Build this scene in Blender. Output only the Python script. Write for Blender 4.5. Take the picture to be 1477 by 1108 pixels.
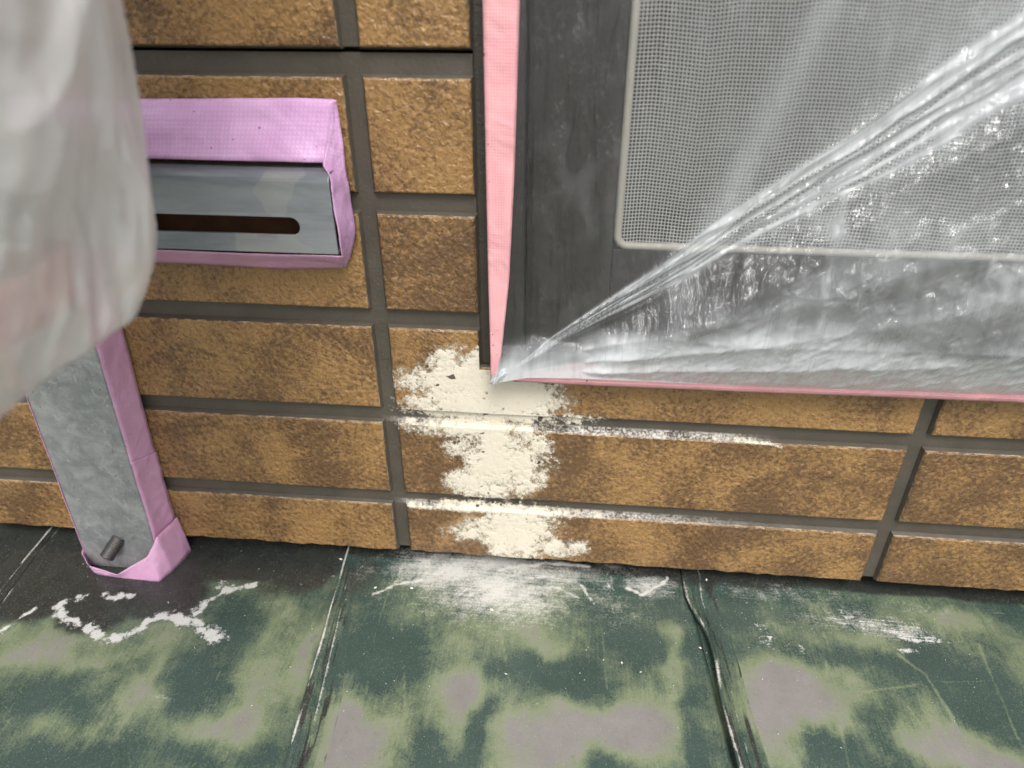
import bpy, bmesh, math, random
import numpy as np
from mathutils import Vector, Matrix

# ------------------------------------------------------------------ camera, sky, sun, exposure
scene = bpy.context.scene
C = scene.collection
for o in list(bpy.data.objects):
    bpy.data.objects.remove(o)

cam_data = bpy.data.cameras.new('camera')
cam = bpy.data.objects.new('camera', cam_data)
C.objects.link(cam)
scene.camera = cam
cam_data.sensor_width = 36.0
cam_data.lens = 36.0 * 1015.43 / 1477.0
cam_data.clip_start = 0.01
cam_data.clip_end = 2000.0
PITCH, YAW, ROLL = math.radians(31.125), math.radians(-5.389), math.radians(-0.055)
fw = Vector((math.sin(YAW) * math.cos(PITCH), math.cos(YAW) * math.cos(PITCH), -math.sin(PITCH)))
rt = Vector((math.cos(YAW), -math.sin(YAW), 0))
up = rt.cross(fw)
rt2 = math.cos(ROLL) * rt + math.sin(ROLL) * up
up2 = -math.sin(ROLL) * rt + math.cos(ROLL) * up
m = Matrix((rt2, up2, -fw)).transposed().to_4x4()
m.translation = Vector((0.0946, -0.3197, 0.1885))
cam.matrix_world = m
cam_data.dof.use_dof = True
cam_data.dof.focus_distance = 0.375
cam_data.dof.aperture_fstop = 6.8

SUN_ELEV, SUN_AZ = math.radians(54), math.radians(166)      # azimuth clockwise from +Y
world = bpy.data.worlds.new('World')
scene.world = world
world.use_nodes = True
wn, wl = world.node_tree.nodes, world.node_tree.links
wn.clear()
w_out = wn.new('ShaderNodeOutputWorld')
w_bg = wn.new('ShaderNodeBackground')
w_sky = wn.new('ShaderNodeTexSky')
w_sky.sky_type = 'NISHITA'
w_sky.sun_disc = False
w_sky.sun_elevation = SUN_ELEV
w_sky.sun_rotation = SUN_AZ
w_sky.air_density = 1.0
w_sky.dust_density = 6.0
w_sky.ozone_density = 1.0
w_hs = wn.new('ShaderNodeHueSaturation')                     # overcast: the blue is mostly gone
w_hs.inputs['Saturation'].default_value = 0.30
wl.new(w_sky.outputs[0], w_hs.inputs['Color'])
wl.new(w_hs.outputs[0], w_bg.inputs['Color'])
w_bg.inputs['Strength'].default_value = 0.15
wl.new(w_bg.outputs[0], w_out.inputs[0])

sun_data = bpy.data.lights.new('sun', 'SUN')
sun = bpy.data.objects.new('sun', sun_data)
C.objects.link(sun)
sun_data.energy = 1.3
sun_data.angle = math.radians(20)
sun_data.color = (1.0, 0.965, 0.91)
to_sun = Vector((math.sin(SUN_AZ) * math.cos(SUN_ELEV), math.cos(SUN_AZ) * math.cos(SUN_ELEV), math.sin(SUN_ELEV)))
sun.rotation_euler = to_sun.to_track_quat('Z', 'Y').to_euler()
sun.location = (0, -3, 5)

vs = scene.view_settings
vs.view_transform = 'Standard'
vs.look = 'None'
vs.exposure = 0.47
vs.gamma = 1.0
vs.use_curve_mapping = False
scene.cycles.transparent_max_bounces = 24
scene.cycles.max_bounces = 6
scene.cycles.diffuse_bounces = 3
scene.cycles.glossy_bounces = 3

# ------------------------------------------------------------------ helpers
rng = random.Random(7)

def link(o, parent=None):
    C.objects.link(o)
    if parent is not None:
        o.parent = parent
    return o

def thing(name, label, cat):
    o = bpy.data.objects.new(name, None)
    o.empty_display_size = 0.02
    link(o)
    o['label'] = label
    o['category'] = cat
    o['kind'] = 'thing'
    return o

def mesh_obj(name, verts, faces, mat, parent=None, smooth=False):
    me = bpy.data.meshes.new(name)
    me.from_pydata([tuple(v) for v in verts], [], faces)
    for mm in (mat if isinstance(mat, (list, tuple)) else [mat]):
        me.materials.append(mm)
    if smooth:
        me.polygons.foreach_set('use_smooth', [True] * len(me.polygons))
    me.update()
    return link(bpy.data.objects.new(name, me), parent)

def grid_obj(name, X, Y, Z, mat, parent=None, attrs=None, keep=None, smooth=True):
    """A sheet from 2-D coordinate arrays; keep = mask of cells to keep."""
    n, k = X.shape
    idx = np.arange(n * k).reshape(n, k)
    q = np.stack([idx[:-1, :-1], idx[:-1, 1:], idx[1:, 1:], idx[1:, :-1]], -1).reshape(-1, 4)
    co = np.stack([X, Y, Z], -1).reshape(-1, 3)
    av = {a: v.reshape(-1) for a, v in (attrs or {}).items()}
    if keep is not None:
        q = q[keep.reshape(-1)]
        used = np.unique(q)
        remap = np.full(n * k, -1)
        remap[used] = np.arange(len(used))
        q = remap[q]
        co = co[used]
        av = {a: v[used] for a, v in av.items()}
    me = bpy.data.meshes.new(name)
    me.vertices.add(len(co))
    me.vertices.foreach_set('co', co.astype(np.float32).ravel())
    me.loops.add(len(q) * 4)
    me.polygons.add(len(q))
    me.polygons.foreach_set('loop_start', np.arange(0, len(q) * 4, 4, dtype=np.int32))
    me.loops.foreach_set('vertex_index', q.astype(np.int32).ravel())
    me.update(calc_edges=True)
    me.polygons.foreach_set('use_smooth', np.full(len(q), smooth))
    for a, v in av.items():
        at = me.attributes.new(a, 'FLOAT', 'POINT')
        at.data.foreach_set('value', v.astype(np.float32))
    me.materials.append(mat)
    me.validate()
    return link(bpy.data.objects.new(name, me), parent)

def box(name, x0, x1, y0, y1, z0, z1, mat, parent=None, bevel=0.0):
    bm = bmesh.new()
    bmesh.ops.create_cube(bm, size=1)
    for v in bm.verts:
        v.co = Vector(((x0 + x1) / 2 + v.co.x * (x1 - x0), (y0 + y1) / 2 + v.co.y * (y1 - y0), (z0 + z1) / 2 + v.co.z * (z1 - z0)))
    if bevel:
        bmesh.ops.bevel(bm, geom=list(bm.edges), offset=bevel, segments=2, affect='EDGES', profile=0.5)
    me = bpy.data.meshes.new(name)
    bm.to_mesh(me)
    bm.free()
    me.materials.append(mat)
    return link(bpy.data.objects.new(name, me), parent)

def hash2(ix, iy, seed):
    h = (ix.astype(np.int64) * 374761393 + iy.astype(np.int64) * 668265263 + seed * 1442695041) & 0xFFFFFFFF
    h = ((h ^ (h >> 13)) * 1274126177) & 0xFFFFFFFF
    return ((h ^ (h >> 16)) & 0xFFFFFF) / float(0xFFFFFF)

def vnoise(x, y, seed=0):
    ix, iy = np.floor(x), np.floor(y)
    fx, fy = x - ix, y - iy
    fx, fy = fx * fx * (3 - 2 * fx), fy * fy * (3 - 2 * fy)
    a, b = hash2(ix, iy, seed), hash2(ix + 1, iy, seed)
    c, d = hash2(ix, iy + 1, seed), hash2(ix + 1, iy + 1, seed)
    return (a * (1 - fx) + b * fx) * (1 - fy) + (c * (1 - fx) + d * fx) * fy

def fbm(x, y, seed=0, octv=4, gain=0.5):
    s, a, t = 0, 1.0, 0
    for i in range(octv):
        s = s + a * vnoise(x * 2 ** i + 13.7 * i, y * 2 ** i - 7.3 * i, seed + i)
        t += a
        a *= gain
    return s / t                       # 0..1, mean 0.5

def ridged(x, y, seed=0, octv=3):
    s, a, t = 0, 1.0, 0
    for i in range(octv):
        s = s + a * (1 - np.abs(2 * vnoise(x * 2 ** i + 5.1 * i, y * 2 ** i + 9.2 * i, seed + i) - 1))
        t += a
        a *= 0.5
    return s / t

def sstep(a, b, x):
    t = np.clip((x - a) / (b - a), 0, 1)
    return t * t * (3 - 2 * t)

def seg_dist(px, py, pts):
    """distance to a polyline"""
    best = np.full(px.shape, 1e9)
    for (ax, ay), (bx, by) in zip(pts[:-1], pts[1:]):
        dx, dy = bx - ax, by - ay
        L = dx * dx + dy * dy + 1e-12
        t = np.clip(((px - ax) * dx + (py - ay) * dy) / L, 0, 1)
        best = np.minimum(best, np.hypot(px - ax - t * dx, py - ay - t * dy))
    return best

# ------------------------------------------------------------------ materials
class NT:
    """small node-tree writer"""
    def __init__(self, name):
        self.m = bpy.data.materials.new(name)
        self.m.use_nodes = True
        self.n, self.l = self.m.node_tree.nodes, self.m.node_tree.links
        self.n.clear()
        self.out = self.n.new('ShaderNodeOutputMaterial')
        geo = self.n.new('ShaderNodeNewGeometry')
        self.pos = geo.outputs['Position']

    def put(self, sock, v):
        if isinstance(v, bpy.types.NodeSocket):
            self.l.new(v, sock)
        elif isinstance(v, tuple) and len(v) == 3 and sock.type == 'RGBA':
            sock.default_value = (*v, 1)
        else:
            sock.default_value = v

    def noise(self, scale, detail=4, rough=0.55, dist=0.0, vec=None, out='Fac'):
        t = self.n.new('ShaderNodeTexNoise')
        self.put(t.inputs['Vector'], vec or self.pos)
        t.inputs['Scale'].default_value = scale
        t.inputs['Detail'].default_value = detail
        t.inputs['Roughness'].default_value = rough
        t.inputs['Distortion'].default_value = dist
        return t.outputs[out]

    def voronoi(self, scale, feature='F1', vec=None, rand=1.0):
        t = self.n.new('ShaderNodeTexVoronoi')
        t.feature = feature
        self.put(t.inputs['Vector'], vec or self.pos)
        t.inputs['Scale'].default_value = scale
        t.inputs['Randomness'].default_value = rand
        return t.outputs['Distance']

    def wave(self, scale, axis='X', dist=0.0, vec=None):
        t = self.n.new('ShaderNodeTexWave')
        t.bands_direction = axis
        self.put(t.inputs['Vector'], vec or self.pos)
        t.inputs['Scale'].default_value = scale
        t.inputs['Distortion'].default_value = dist
        t.inputs['Detail'].default_value = 1
        return t.outputs['Fac']

    def mapping(self, scale=(1, 1, 1), rot=(0, 0, 0), vec=None):
        t = self.n.new('ShaderNodeMapping')
        self.put(t.inputs['Vector'], vec or self.pos)
        t.inputs['Scale'].default_value = scale
        t.inputs['Rotation'].default_value = rot
        return t.outputs[0]

    def ramp(self, f, lo, hi, a=0.0, b=1.0, smooth=True):
        t = self.n.new('ShaderNodeMapRange')
        t.interpolation_type = 'SMOOTHSTEP' if smooth else 'LINEAR'
        self.put(t.inputs['Value'], f)
        t.inputs['From Min'].default_value = lo
        t.inputs['From Max'].default_value = hi
        t.inputs['To Min'].default_value = a
        t.inputs['To Max'].default_value = b
        return t.outputs[0]

    def math(self, op, a, b=0.0, clamp=False):
        t = self.n.new('ShaderNodeMath')
        t.operation = op
        t.use_clamp = clamp
        self.put(t.inputs[0], a)
        self.put(t.inputs[1], b)
        return t.outputs[0]

    def mix(self, f, a, b, mode='MIX'):
        t = self.n.new('ShaderNodeMix')
        t.data_type = 'RGBA'
        t.blend_type = mode
        self.put(t.inputs[0], f)
        self.put(t.inputs[6], a)
        self.put(t.inputs[7], b)
        return t.outputs[2]

    def attr(self, name):
        t = self.n.new('ShaderNodeAttribute')
        t.attribute_name = name
        return t.outputs['Fac']

    def rand(self):
        return self.n.new('ShaderNodeObjectInfo').outputs['Random']

    def bump(self, h, dist, strength=1.0, normal=None):
        t = self.n.new('ShaderNodeBump')
        t.inputs['Strength'].default_value = strength
        t.inputs['Distance'].default_value = dist
        self.put(t.inputs['Height'], h)
        if normal:
            self.put(t.inputs['Normal'], normal)
        return t.outputs[0]

    def bsdf(self, color, rough=0.5, metal=0.0, spec=0.5, normal=None, **kw):
        t = self.n.new('ShaderNodeBsdfPrincipled')
        self.put(t.inputs['Base Color'], color)
        self.put(t.inputs['Roughness'], rough)
        self.put(t.inputs['Metallic'], metal)
        self.put(t.inputs['Specular IOR Level'], spec)
        if normal:
            self.put(t.inputs['Normal'], normal)
        for k, v in kw.items():
            self.put(t.inputs[k], v)
        self.l.new(t.outputs[0], self.out.inputs[0])
        return t.outputs[0]

    def node(self, typ, **kw):
        t = self.n.new(typ)
        for k, v in kw.items():
            self.put(t.inputs[k], v)
        return t.outputs[0]

    def mixsh(self, f, a, b):
        t = self.n.new('ShaderNodeMixShader')
        self.put(t.inputs[0], f)
        self.l.new(a, t.inputs[1])
        self.l.new(b, t.inputs[2])
        return t.outputs[0]

def ledge_dust(t, col):
    """grey-white filler dust lying along the brick ledges below the patch"""
    sep = t.n.new('ShaderNodeSeparateXYZ')
    t.l.new(t.pos, sep.inputs[0])
    x, z = sep.outputs[0], sep.outputs[2]
    g = t.math('ADD', t.noise(700, 3, 0.7), t.math('MULTIPLY', t.noise(60, 3, 0.6), 0.6))
    m = None
    for zc, x0, x1 in ((-0.0342, 0.17, 0.215), (-0.0942, 0.09, 0.23)):
        band = t.ramp(t.math('ABSOLUTE', t.math('SUBTRACT', z, zc)), 0.0010, 0.0026, 1, 0)
        run = t.math('MULTIPLY', t.ramp(x, -0.012, 0.012), t.ramp(x, x0, x1, 1, 0))
        q = t.math('MULTIPLY', band, run)
        m = q if m is None else t.math('ADD', m, q)
    f = t.math('MULTIPLY', m, t.ramp(g, 0.66, 1.0), True)
    return t.mix(f, col, (0.58, 0.56, 0.52))

def mat_brick():
    t = NT('brick_face')
    big = t.noise(26, 3, 0.55, 0.5)
    fine = t.noise(380, 4, 0.65, 0.5)
    v = t.math('ADD', big, t.math('MULTIPLY', t.math('SUBTRACT', fine, 0.5), 1.0))
    v = t.math('ADD', v, t.math('MULTIPLY', t.math('SUBTRACT', t.rand(), 0.5), 0.26))
    col = t.mix(t.ramp(v, 0.30, 0.68), (0.118, 0.066, 0.031), (0.300, 0.174, 0.066))
    col = t.mix(t.ramp(t.noise(650, 3, 0.6), 0.52, 0.72, 0, 0.55), col, (0.075, 0.044, 0.022))
    col = t.mix(t.ramp(t.noise(240, 3, 0.6, 0.4), 0.58, 0.72, 0, 0.32), col, (0.50, 0.34, 0.15))
    col = ledge_dust(t, col)
    worm = t.noise(360, 3, 0.5, 0.5)
    peb = t.voronoi(420, 'SMOOTH_F1')
    h = t.math('ADD', worm, t.math('MULTIPLY', t.noise(140, 2, 0.5, 0.4), 0.8))
    h = t.math('ADD', h, t.math('MULTIPLY', peb, 0.35))
    nrm = t.bump(h, 0.0012, 1.0)
    t.bsdf(col, t.ramp(fine, 0.3, 0.7, 0.22, 0.40), 0.0, 0.5, nrm)
    return t.m

def mat_grout():
    t = NT('grout_paint')
    col = t.mix(t.noise(60, 4), (0.044, 0.038, 0.029), (0.098, 0.085, 0.067))
    spk = t.ramp(t.noise(900, 2), 0.66, 0.72, 0, 0.35)
    col = t.mix(spk, col, (0.20, 0.19, 0.17))
    col = ledge_dust(t, col)
    nrm = t.bump(t.noise(500, 3), 0.0005, 0.5)
    t.bsdf(col, 0.42, 0.0, 0.5, nrm)
    return t.m

def mat_sealant():
    t = NT('sealant')
    col = t.mix(t.noise(80, 4), (0.028, 0.023, 0.018), (0.062, 0.053, 0.042))
    nrm = t.bump(t.noise(700, 3), 0.0008, 0.6)
    t.bsdf(col, 0.38, 0.0, 0.5, nrm)
    return t.m

def mat_plain(name, col, rough=0.5, metal=0.0, var=0.25, nscale=60, bump=0.0, bscale=400, spec=0.5):
    t = NT(name)
    c2 = tuple(c * (1 - var) for c in col)
    cc = t.mix(t.noise(nscale, 5, 0.6), c2, col)
    nrm = t.bump(t.noise(bscale, 3), bump, 0.6) if bump else None
    t.bsdf(cc, rough, metal, spec, nrm)
    return t.m

def mat_filler():
    t = NT('filler')
    col = t.mix(t.noise(40, 5, 0.65), (0.59, 0.535, 0.42), (0.68, 0.64, 0.55))
    col = t.mix(t.ramp(t.noise(260, 3, 0.6), 0.58, 0.72, 0, 0.45), col, (0.50, 0.45, 0.36))
    dots = t.math('MULTIPLY', t.ramp(t.noise(170, 1), 0.68, 0.71), t.ramp(t.noise(40, 2), 0.42, 0.55))
    col = t.mix(dots, col, (0.10, 0.08, 0.06))
    h = t.math('ADD', t.noise(380, 4, 0.7), t.math('MULTIPLY', t.noise(1400, 2), 0.35))
    nrm = t.bump(h, 0.0005, 0.7)
    b = t.bsdf(col, 0.88, 0.0, 0.2, nrm)
    # powdery fringe: the layer thins out grain by grain
    k = t.math('ADD', t.attr('thick'), t.math('MULTIPLY', t.math('SUBTRACT', t.noise(1100, 3, 0.7), 0.5), 1.3))
    k = t.math('ADD', k, t.math('MULTIPLY', t.math('SUBTRACT', t.noise(320, 3, 0.6), 0.5), 1.1))
    f = t.ramp(k, -0.22, 0.55)
    t.l.new(t.mixsh(f, t.node('ShaderNodeBsdfTransparent', Color=(1, 1, 1)), b), t.out.inputs[0])
    return t.m

def mat_roof():
    t = NT('worn_roof_paint')
    wear, dirt, dust = t.attr('wear'), t.attr('dirt'), t.attr('dust')
    grain = t.noise(900, 3, 0.7)
    mid = t.noise(140, 4, 0.65)
    brush = t.noise(60, 3, 0.6, 0, t.mapping((14, 0.7, 1), (0, 0, math.radians(-4))))
    w = t.math('ADD', wear, t.math('MULTIPLY', t.math('SUBTRACT', grain, 0.5), 0.62))
    w = t.math('ADD', w, t.math('MULTIPLY', t.math('SUBTRACT', mid, 0.5), 0.40))
    w = t.math('ADD', w, t.math('MULTIPLY', t.math('SUBTRACT', t.noise(48, 5, 0.65, 0.6), 0.5), 0.75))
    w = t.math('ADD', w, t.math('MULTIPLY', t.math('SUBTRACT', brush, 0.5), 0.34))
    dark = t.mix(t.noise(30, 4), (0.022, 0.044, 0.037), (0.050, 0.083, 0.073))
    lite = t.mix(t.noise(50, 4), (0.130, 0.172, 0.092), (0.225, 0.255, 0.155))
    grey = t.mix(t.noise(45, 5, 0.65), (0.135, 0.126, 0.123), (0.250, 0.235, 0.228))
    col = t.mix(t.ramp(w, 0.12, 0.78), dark, lite)
    col = t.mix(t.ramp(w, 0.56, 1.02), col, grey)
    # dark dirty film beside the wall, and the painted shade under the siding
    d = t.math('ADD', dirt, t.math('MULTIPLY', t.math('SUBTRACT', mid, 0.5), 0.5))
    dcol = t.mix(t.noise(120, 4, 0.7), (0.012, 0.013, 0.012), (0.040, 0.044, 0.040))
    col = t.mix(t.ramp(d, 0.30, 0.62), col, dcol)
    # white filler dust and smears, also the painted light on the seam lips
    streak = t.noise(110, 3, 0.6, 0, t.mapping((0.35, 6, 1), (0, 0, math.radians(3))))
    u = t.math('ADD', t.math('MULTIPLY', dust, 1.28), t.math('MULTIPLY', t.math('SUBTRACT', grain, 0.5), 0.9))
    u = t.math('ADD', u, t.math('MULTIPLY', t.math('SUBTRACT', streak, 0.5), 0.55))
    u = t.math('ADD', u, t.math('MULTIPLY', t.math('SUBTRACT', mid, 0.5), 0.6))
    uf = t.math('MULTIPLY', t.ramp(u, 0.28, 0.98, 0, 0.95), t.ramp(dust, 0.03, 0.16))
    col = t.mix(uf, col, (0.56, 0.55, 0.515))
    st1 = t.noise(1300, 2, 0.7)
    col = t.mix(t.ramp(st1, 0.52, 0.78, 0, 0.32), col, (0.30, 0.33, 0.26))
    col = t.mix(t.ramp(t.noise(500, 4, 0.75), 0.55, 0.75, 0, 0.30), col, (0.022, 0.036, 0.030))
    pf = t.math('ADD', t.attr('paint'), t.math('MULTIPLY', t.math('SUBTRACT', t.noise(230, 5, 0.7), 0.5), 1.7))
    pf = t.math('ADD', pf, t.math('MULTIPLY', t.math('SUBTRACT', grain, 0.5), 0.8))
    pf = t.math('ADD', pf, t.math('MULTIPLY', t.math('SUBTRACT', streak, 0.5), t.attr('scrape')))
    col = t.mix(t.ramp(pf, 0.52, 0.86, 0, 0.88), col, (0.56, 0.56, 0.545))
    # fine pin-prick specks of dust everywhere
    col = t.mix(t.ramp(t.voronoi(330), 0.07, 0.04), col, (0.40, 0.41, 0.37))
    h = t.math('ADD', t.math('MULTIPLY', grain, 0.6), t.math('MULTIPLY', brush, 0.5))
    h = t.math('ADD', h, t.math('MULTIPLY', t.noise(7, 2), 10.0))
    rough = t.math('ADD', t.ramp(t.math('ADD', w, t.math('MULTIPLY', mid, 0.4)), 0.3, 1.1, 0.26, 0.46), t.math('MULTIPLY', uf, 0.3))
    t.bsdf(col, rough, 0.0, 0.5, t.bump(h, 0.0003, 0.6))
    return t.m

def mat_edge():
    """worn brick arris: paint rubbed thin, grey with dust in places"""
    t = NT('brick_edge')
    n = t.noise(160, 4, 0.7)
    col = t.mix(t.ramp(n, 0.40, 0.62), (0.13, 0.085, 0.045), (0.36, 0.27, 0.17))
    col = ledge_dust(t, col)
    t.bsdf(col, 0.6, 0.0, 0.4, t.bump(t.noise(500, 3), 0.001, 0.6))
    return t.m

def mat_tape(name, col, col2, weave=6.28):
    t = NT(name)
    uvn = t.n.new('ShaderNodeUVMap').outputs[0]
    big = t.noise(45, 4, 0.6)
    base = t.mix(t.ramp(big, 0.3, 0.7), col, col2)
    wx = t.wave(1000 / weave, 'X', 0, uvn)
    wy = t.wave(1000 / weave, 'Y', 0, uvn)
    wv = t.math('MULTIPLY', wx, wy)
    base = t.mix(t.ramp(wv, 0.0, 0.5, 0.14, 0.0), base, tuple(c * 0.6 for c in col2))
    spk = t.math('MULTIPLY', t.ramp(t.noise(420, 1), 0.77, 0.79), 0.85)
    base = t.mix(spk, base, (0.05, 0.03, 0.05))
    h = t.math('ADD', t.math('MULTIPLY', wv, 0.12), t.math('MULTIPLY', t.noise(28, 3, 0.5, 0.8), 4.0))
    nrm = t.bump(h, 0.0011, 0.8)
    b = t.bsdf(base, 0.34, 0.0, 0.5, nrm)
    tr = t.node('ShaderNodeBsdfTranslucent', Color=base)
    t.l.new(t.mixsh(0.12, b, tr), t.out.inputs[0])
    return t.m

def mat_galv():
    t = NT('galvanised_steel')
    a = t.noise(60, 6, 0.72, 0.6)
    st = t.noise(30, 5, 0.65, 0.3, t.mapping((0.8, 1, 3.0)))
    col = t.mix(t.ramp(a, 0.32, 0.70), (0.245, 0.258, 0.262), (0.43, 0.44, 0.435))
    col = t.mix(t.ramp(st, 0.42, 0.66, 0, 0.5), col, (0.26, 0.285, 0.305))
    col = t.mix(t.ramp(t.noise(190, 4, 0.7, 0.8), 0.57, 0.66, 0, 0.5), col, (0.52, 0.53, 0.50))
    col = t.mix(t.ramp(t.noise(34, 5, 0.7, 1.0), 0.60, 0.74, 0, 0.6), col, (0.12, 0.125, 0.12))
    col = t.mix(t.ramp(t.noise(420, 2), 0.68, 0.74, 0, 0.5), col, (0.09, 0.09, 0.085))
    t.bsdf(col, t.ramp(a, 0.3, 0.7, 0.36, 0.55), 0.45, 0.5, t.bump(t.noise(260, 5, 0.7), 0.0005, 0.4))
    return t.m

def mat_rail():
    t = NT('galvanised_rail')
    a = t.noise(26, 5, 0.6, 0.3, t.mapping((0.5, 1, 2.6)))
    col = t.mix(t.ramp(a, 0.30, 0.72), (0.165, 0.185, 0.205), (0.315, 0.340, 0.360))
    sc = t.noise(90, 4, 0.6, 0, t.mapping((0.12, 1, 9)))
    col = t.mix(t.ramp(sc, 0.60, 0.72, 0, 0.4), col, (0.42, 0.44, 0.45))
    pt = t.ramp(t.noise(38, 2, 0.4, 0.2), 0.60, 0.615, 0, 0.35)
    col = t.mix(pt, col, (0.40, 0.40, 0.38))
    t.bsdf(col, t.ramp(a, 0.3, 0.7, 0.30, 0.46), 0.5, 0.5, t.bump(t.noise(420, 4, 0.7), 0.0002, 0.4))
    return t.m

def mat_film():
    """thin clear masking film: mostly see-through, glossy creases, milky where it lies in layers"""
    t = NT('masking_film')
    hz = t.attr('haze')
    ck = t.attr('crinkle')
    wv = t.n.new('ShaderNodeMix')
    wv.data_type = 'RGBA'
    wv.blend_type = 'LINEAR_LIGHT'
    wv.inputs[0].default_value = 0.010
    t.l.new(t.mapping((1.9, 1, 1), (0, math.radians(-48), 0)), wv.inputs[6])
    t.put(wv.inputs[7], t.noise(60, 2, 0.6, 0, None, 'Color'))
    f1 = t.voronoi(46, 'F1', wv.outputs[2])                     # crumpled facets with sharp ridges between them
    f2 = t.voronoi(135, 'F1', wv.outputs[2])
    spot = t.ramp(t.noise(22, 3, 0.6), 0.40, 0.62, 0.10, 1.0)
    crease = t.math('ADD', t.math('MULTIPLY', f1, 1.0), t.math('MULTIPLY', t.math('MULTIPLY', f2, 0.45), spot))
    vert = t.noise(34, 5, 0.6, 0.5, t.mapping((4.2, 1, 0.6), (0, math.radians(8), 0)))
    h = t.math('ADD', t.math('MULTIPLY', crease, ck), t.math('MULTIPLY', vert, 1.5))
    nrm = t.bump(h, 0.0040, 1.0)
    rg = t.ramp(f1, 0.50, 0.85)
    hv = t.math('MULTIPLY', hz, t.ramp(vert, 0.25, 0.75, 0.80, 1.2))
    hv = t.math('ADD', hv, t.math('MULTIPLY', t.math('MULTIPLY', rg, 0.22), t.math('MULTIPLY', ck, spot)))
    hv = t.math('MINIMUM', hv, 0.92)
    clear = t.node('ShaderNodeBsdfTransparent', Color=(0.975, 0.98, 0.98))
    dif = t.node('ShaderNodeBsdfDiffuse', Color=(0.76, 0.80, 0.83))
    trl = t.node('ShaderNodeBsdfTranslucent', Color=(0.76, 0.80, 0.83))
    milky = t.mixsh(0.35, dif, trl)
    body = t.mixsh(hv, clear, milky)
    gl = t.node('ShaderNodeBsdfGlossy', Color=(1, 1, 1), Roughness=0.09, Normal=nrm)
    fr = t.n.new('ShaderNodeFresnel')
    fr.inputs['IOR'].default_value = 1.5
    t.l.new(nrm, fr.inputs['Normal'])
    f = t.math('MINIMUM', t.math('MULTIPLY', fr.outputs[0], 1.5), 0.40)
    t.l.new(t.mixsh(f, body, gl), t.out.inputs[0])
    return t.m

def mat_wrap():
    t = NT('wrapping_film')
    hz = t.attr('haze')
    mp = t.mapping((1.6, 1.6, 0.6), (0, 0, 0))
    n1 = t.noise(14, 2, 0.45, 1.0, mp)
    n2 = t.ramp(t.math('ABSOLUTE', t.math('SUBTRACT', t.noise(20, 1, 0.4, 0.5, t.mapping((1.3, 1.3, 0.8), (0.6, 0.4, 0))), 0.5)), 0.0, 0.10, 1, 0)
    nrm = t.bump(t.math('ADD', n1, t.math('MULTIPLY', t.voronoi(19, 'F1', t.mapping((1.4, 1.4, 0.8), (0.6, 0.4, 0))), 0.9)), 0.016, 0.9)
    clear = t.node('ShaderNodeBsdfTransparent', Color=(0.95, 0.95, 0.95))
    dif = t.node('ShaderNodeBsdfDiffuse', Color=(0.84, 0.835, 0.825), Normal=nrm)
    trl = t.node('ShaderNodeBsdfTranslucent', Color=(0.80, 0.79, 0.78), Normal=nrm)
    body = t.mixsh(hz, clear, t.mixsh(0.4, dif, trl))
    gl = t.node('ShaderNodeBsdfGlossy', Color=(1, 1, 1), Roughness=0.25, Normal=nrm)
    t.l.new(t.mixsh(0.14, body, gl), t.out.inputs[0])
    return t.m

def mat_glass():
    t = NT('window_glass')
    g = t.node('ShaderNodeBsdfGlossy', Color=(0.9, 0.95, 0.95), Roughness=0.03)
    tr = t.node('ShaderNodeBsdfTransparent', Color=(0.55, 0.60, 0.60))
    t.l.new(t.mixsh(0.10, tr, g), t.out.inputs[0])
    return t.m

M_BRICK, M_GROUT, M_SEAL, M_FILL = mat_brick(), mat_grout(), mat_sealant(), mat_filler()
M_ROOF = mat_roof()
M_EDGE = mat_edge()
M_LILAC = mat_tape('lilac_cloth_tape', (0.76, 0.47, 0.75), (0.66, 0.38, 0.65))
M_PINK = mat_tape('pink_cloth_tape', (0.86, 0.45, 0.47), (0.78, 0.38, 0.42), 4.0)
M_PINK2 = mat_tape('pink_smooth_tape', (0.84, 0.49, 0.72), (0.76, 0.42, 0.65), 3.0)
M_GALV = mat_galv()
M_BRONZE = mat_plain('bronze_aluminium', (0.017, 0.0135, 0.0115), 0.40, 0.0, 0.2, 30)
M_BEAD = mat_plain('screen_bead', (0.40, 0.385, 0.33), 0.55, 0, 0.2, 90)
M_NET = mat_plain('screen_thread', (0.50, 0.505, 0.49), 0.6, 0, 0.1, 50)
M_ROOM = mat_plain('dark_room', (0.035, 0.037, 0.04), 0.9, 0, 0.3, 8)
M_CURTAIN = mat_plain('curtain', (0.14, 0.138, 0.135), 0.9, 0, 0.2, 20)
M_FILM, M_WRAP, M_GLASS = mat_film(), mat_wrap(), mat_glass()
M_RAIL = mat_rail()
M_SLOT_DARK = mat_plain('rust_brown_backing', (0.12, 0.050, 0.016), 0.8, 0, 0.6, 120)
M_BOLT = mat_plain('bolt_steel', (0.16, 0.155, 0.15), 0.45, 0.8, 0.4, 300)
M_CASE = mat_plain('unit_casing', (0.74, 0.73, 0.71), 0.5, 0, 0.08, 20)
M_CRUMB = mat_plain('filler_crumbs', (0.75, 0.72, 0.65), 0.9, 0, 0.1, 300)
M_GROUND = mat_plain('concrete_ground', (0.34, 0.33, 0.31), 0.9, 0, 0.25, 0.8)
M_LOWER = mat_plain('lower_wall_render', (0.42, 0.39, 0.33), 0.85, 0, 0.15, 3, 0.002, 60)

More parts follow.
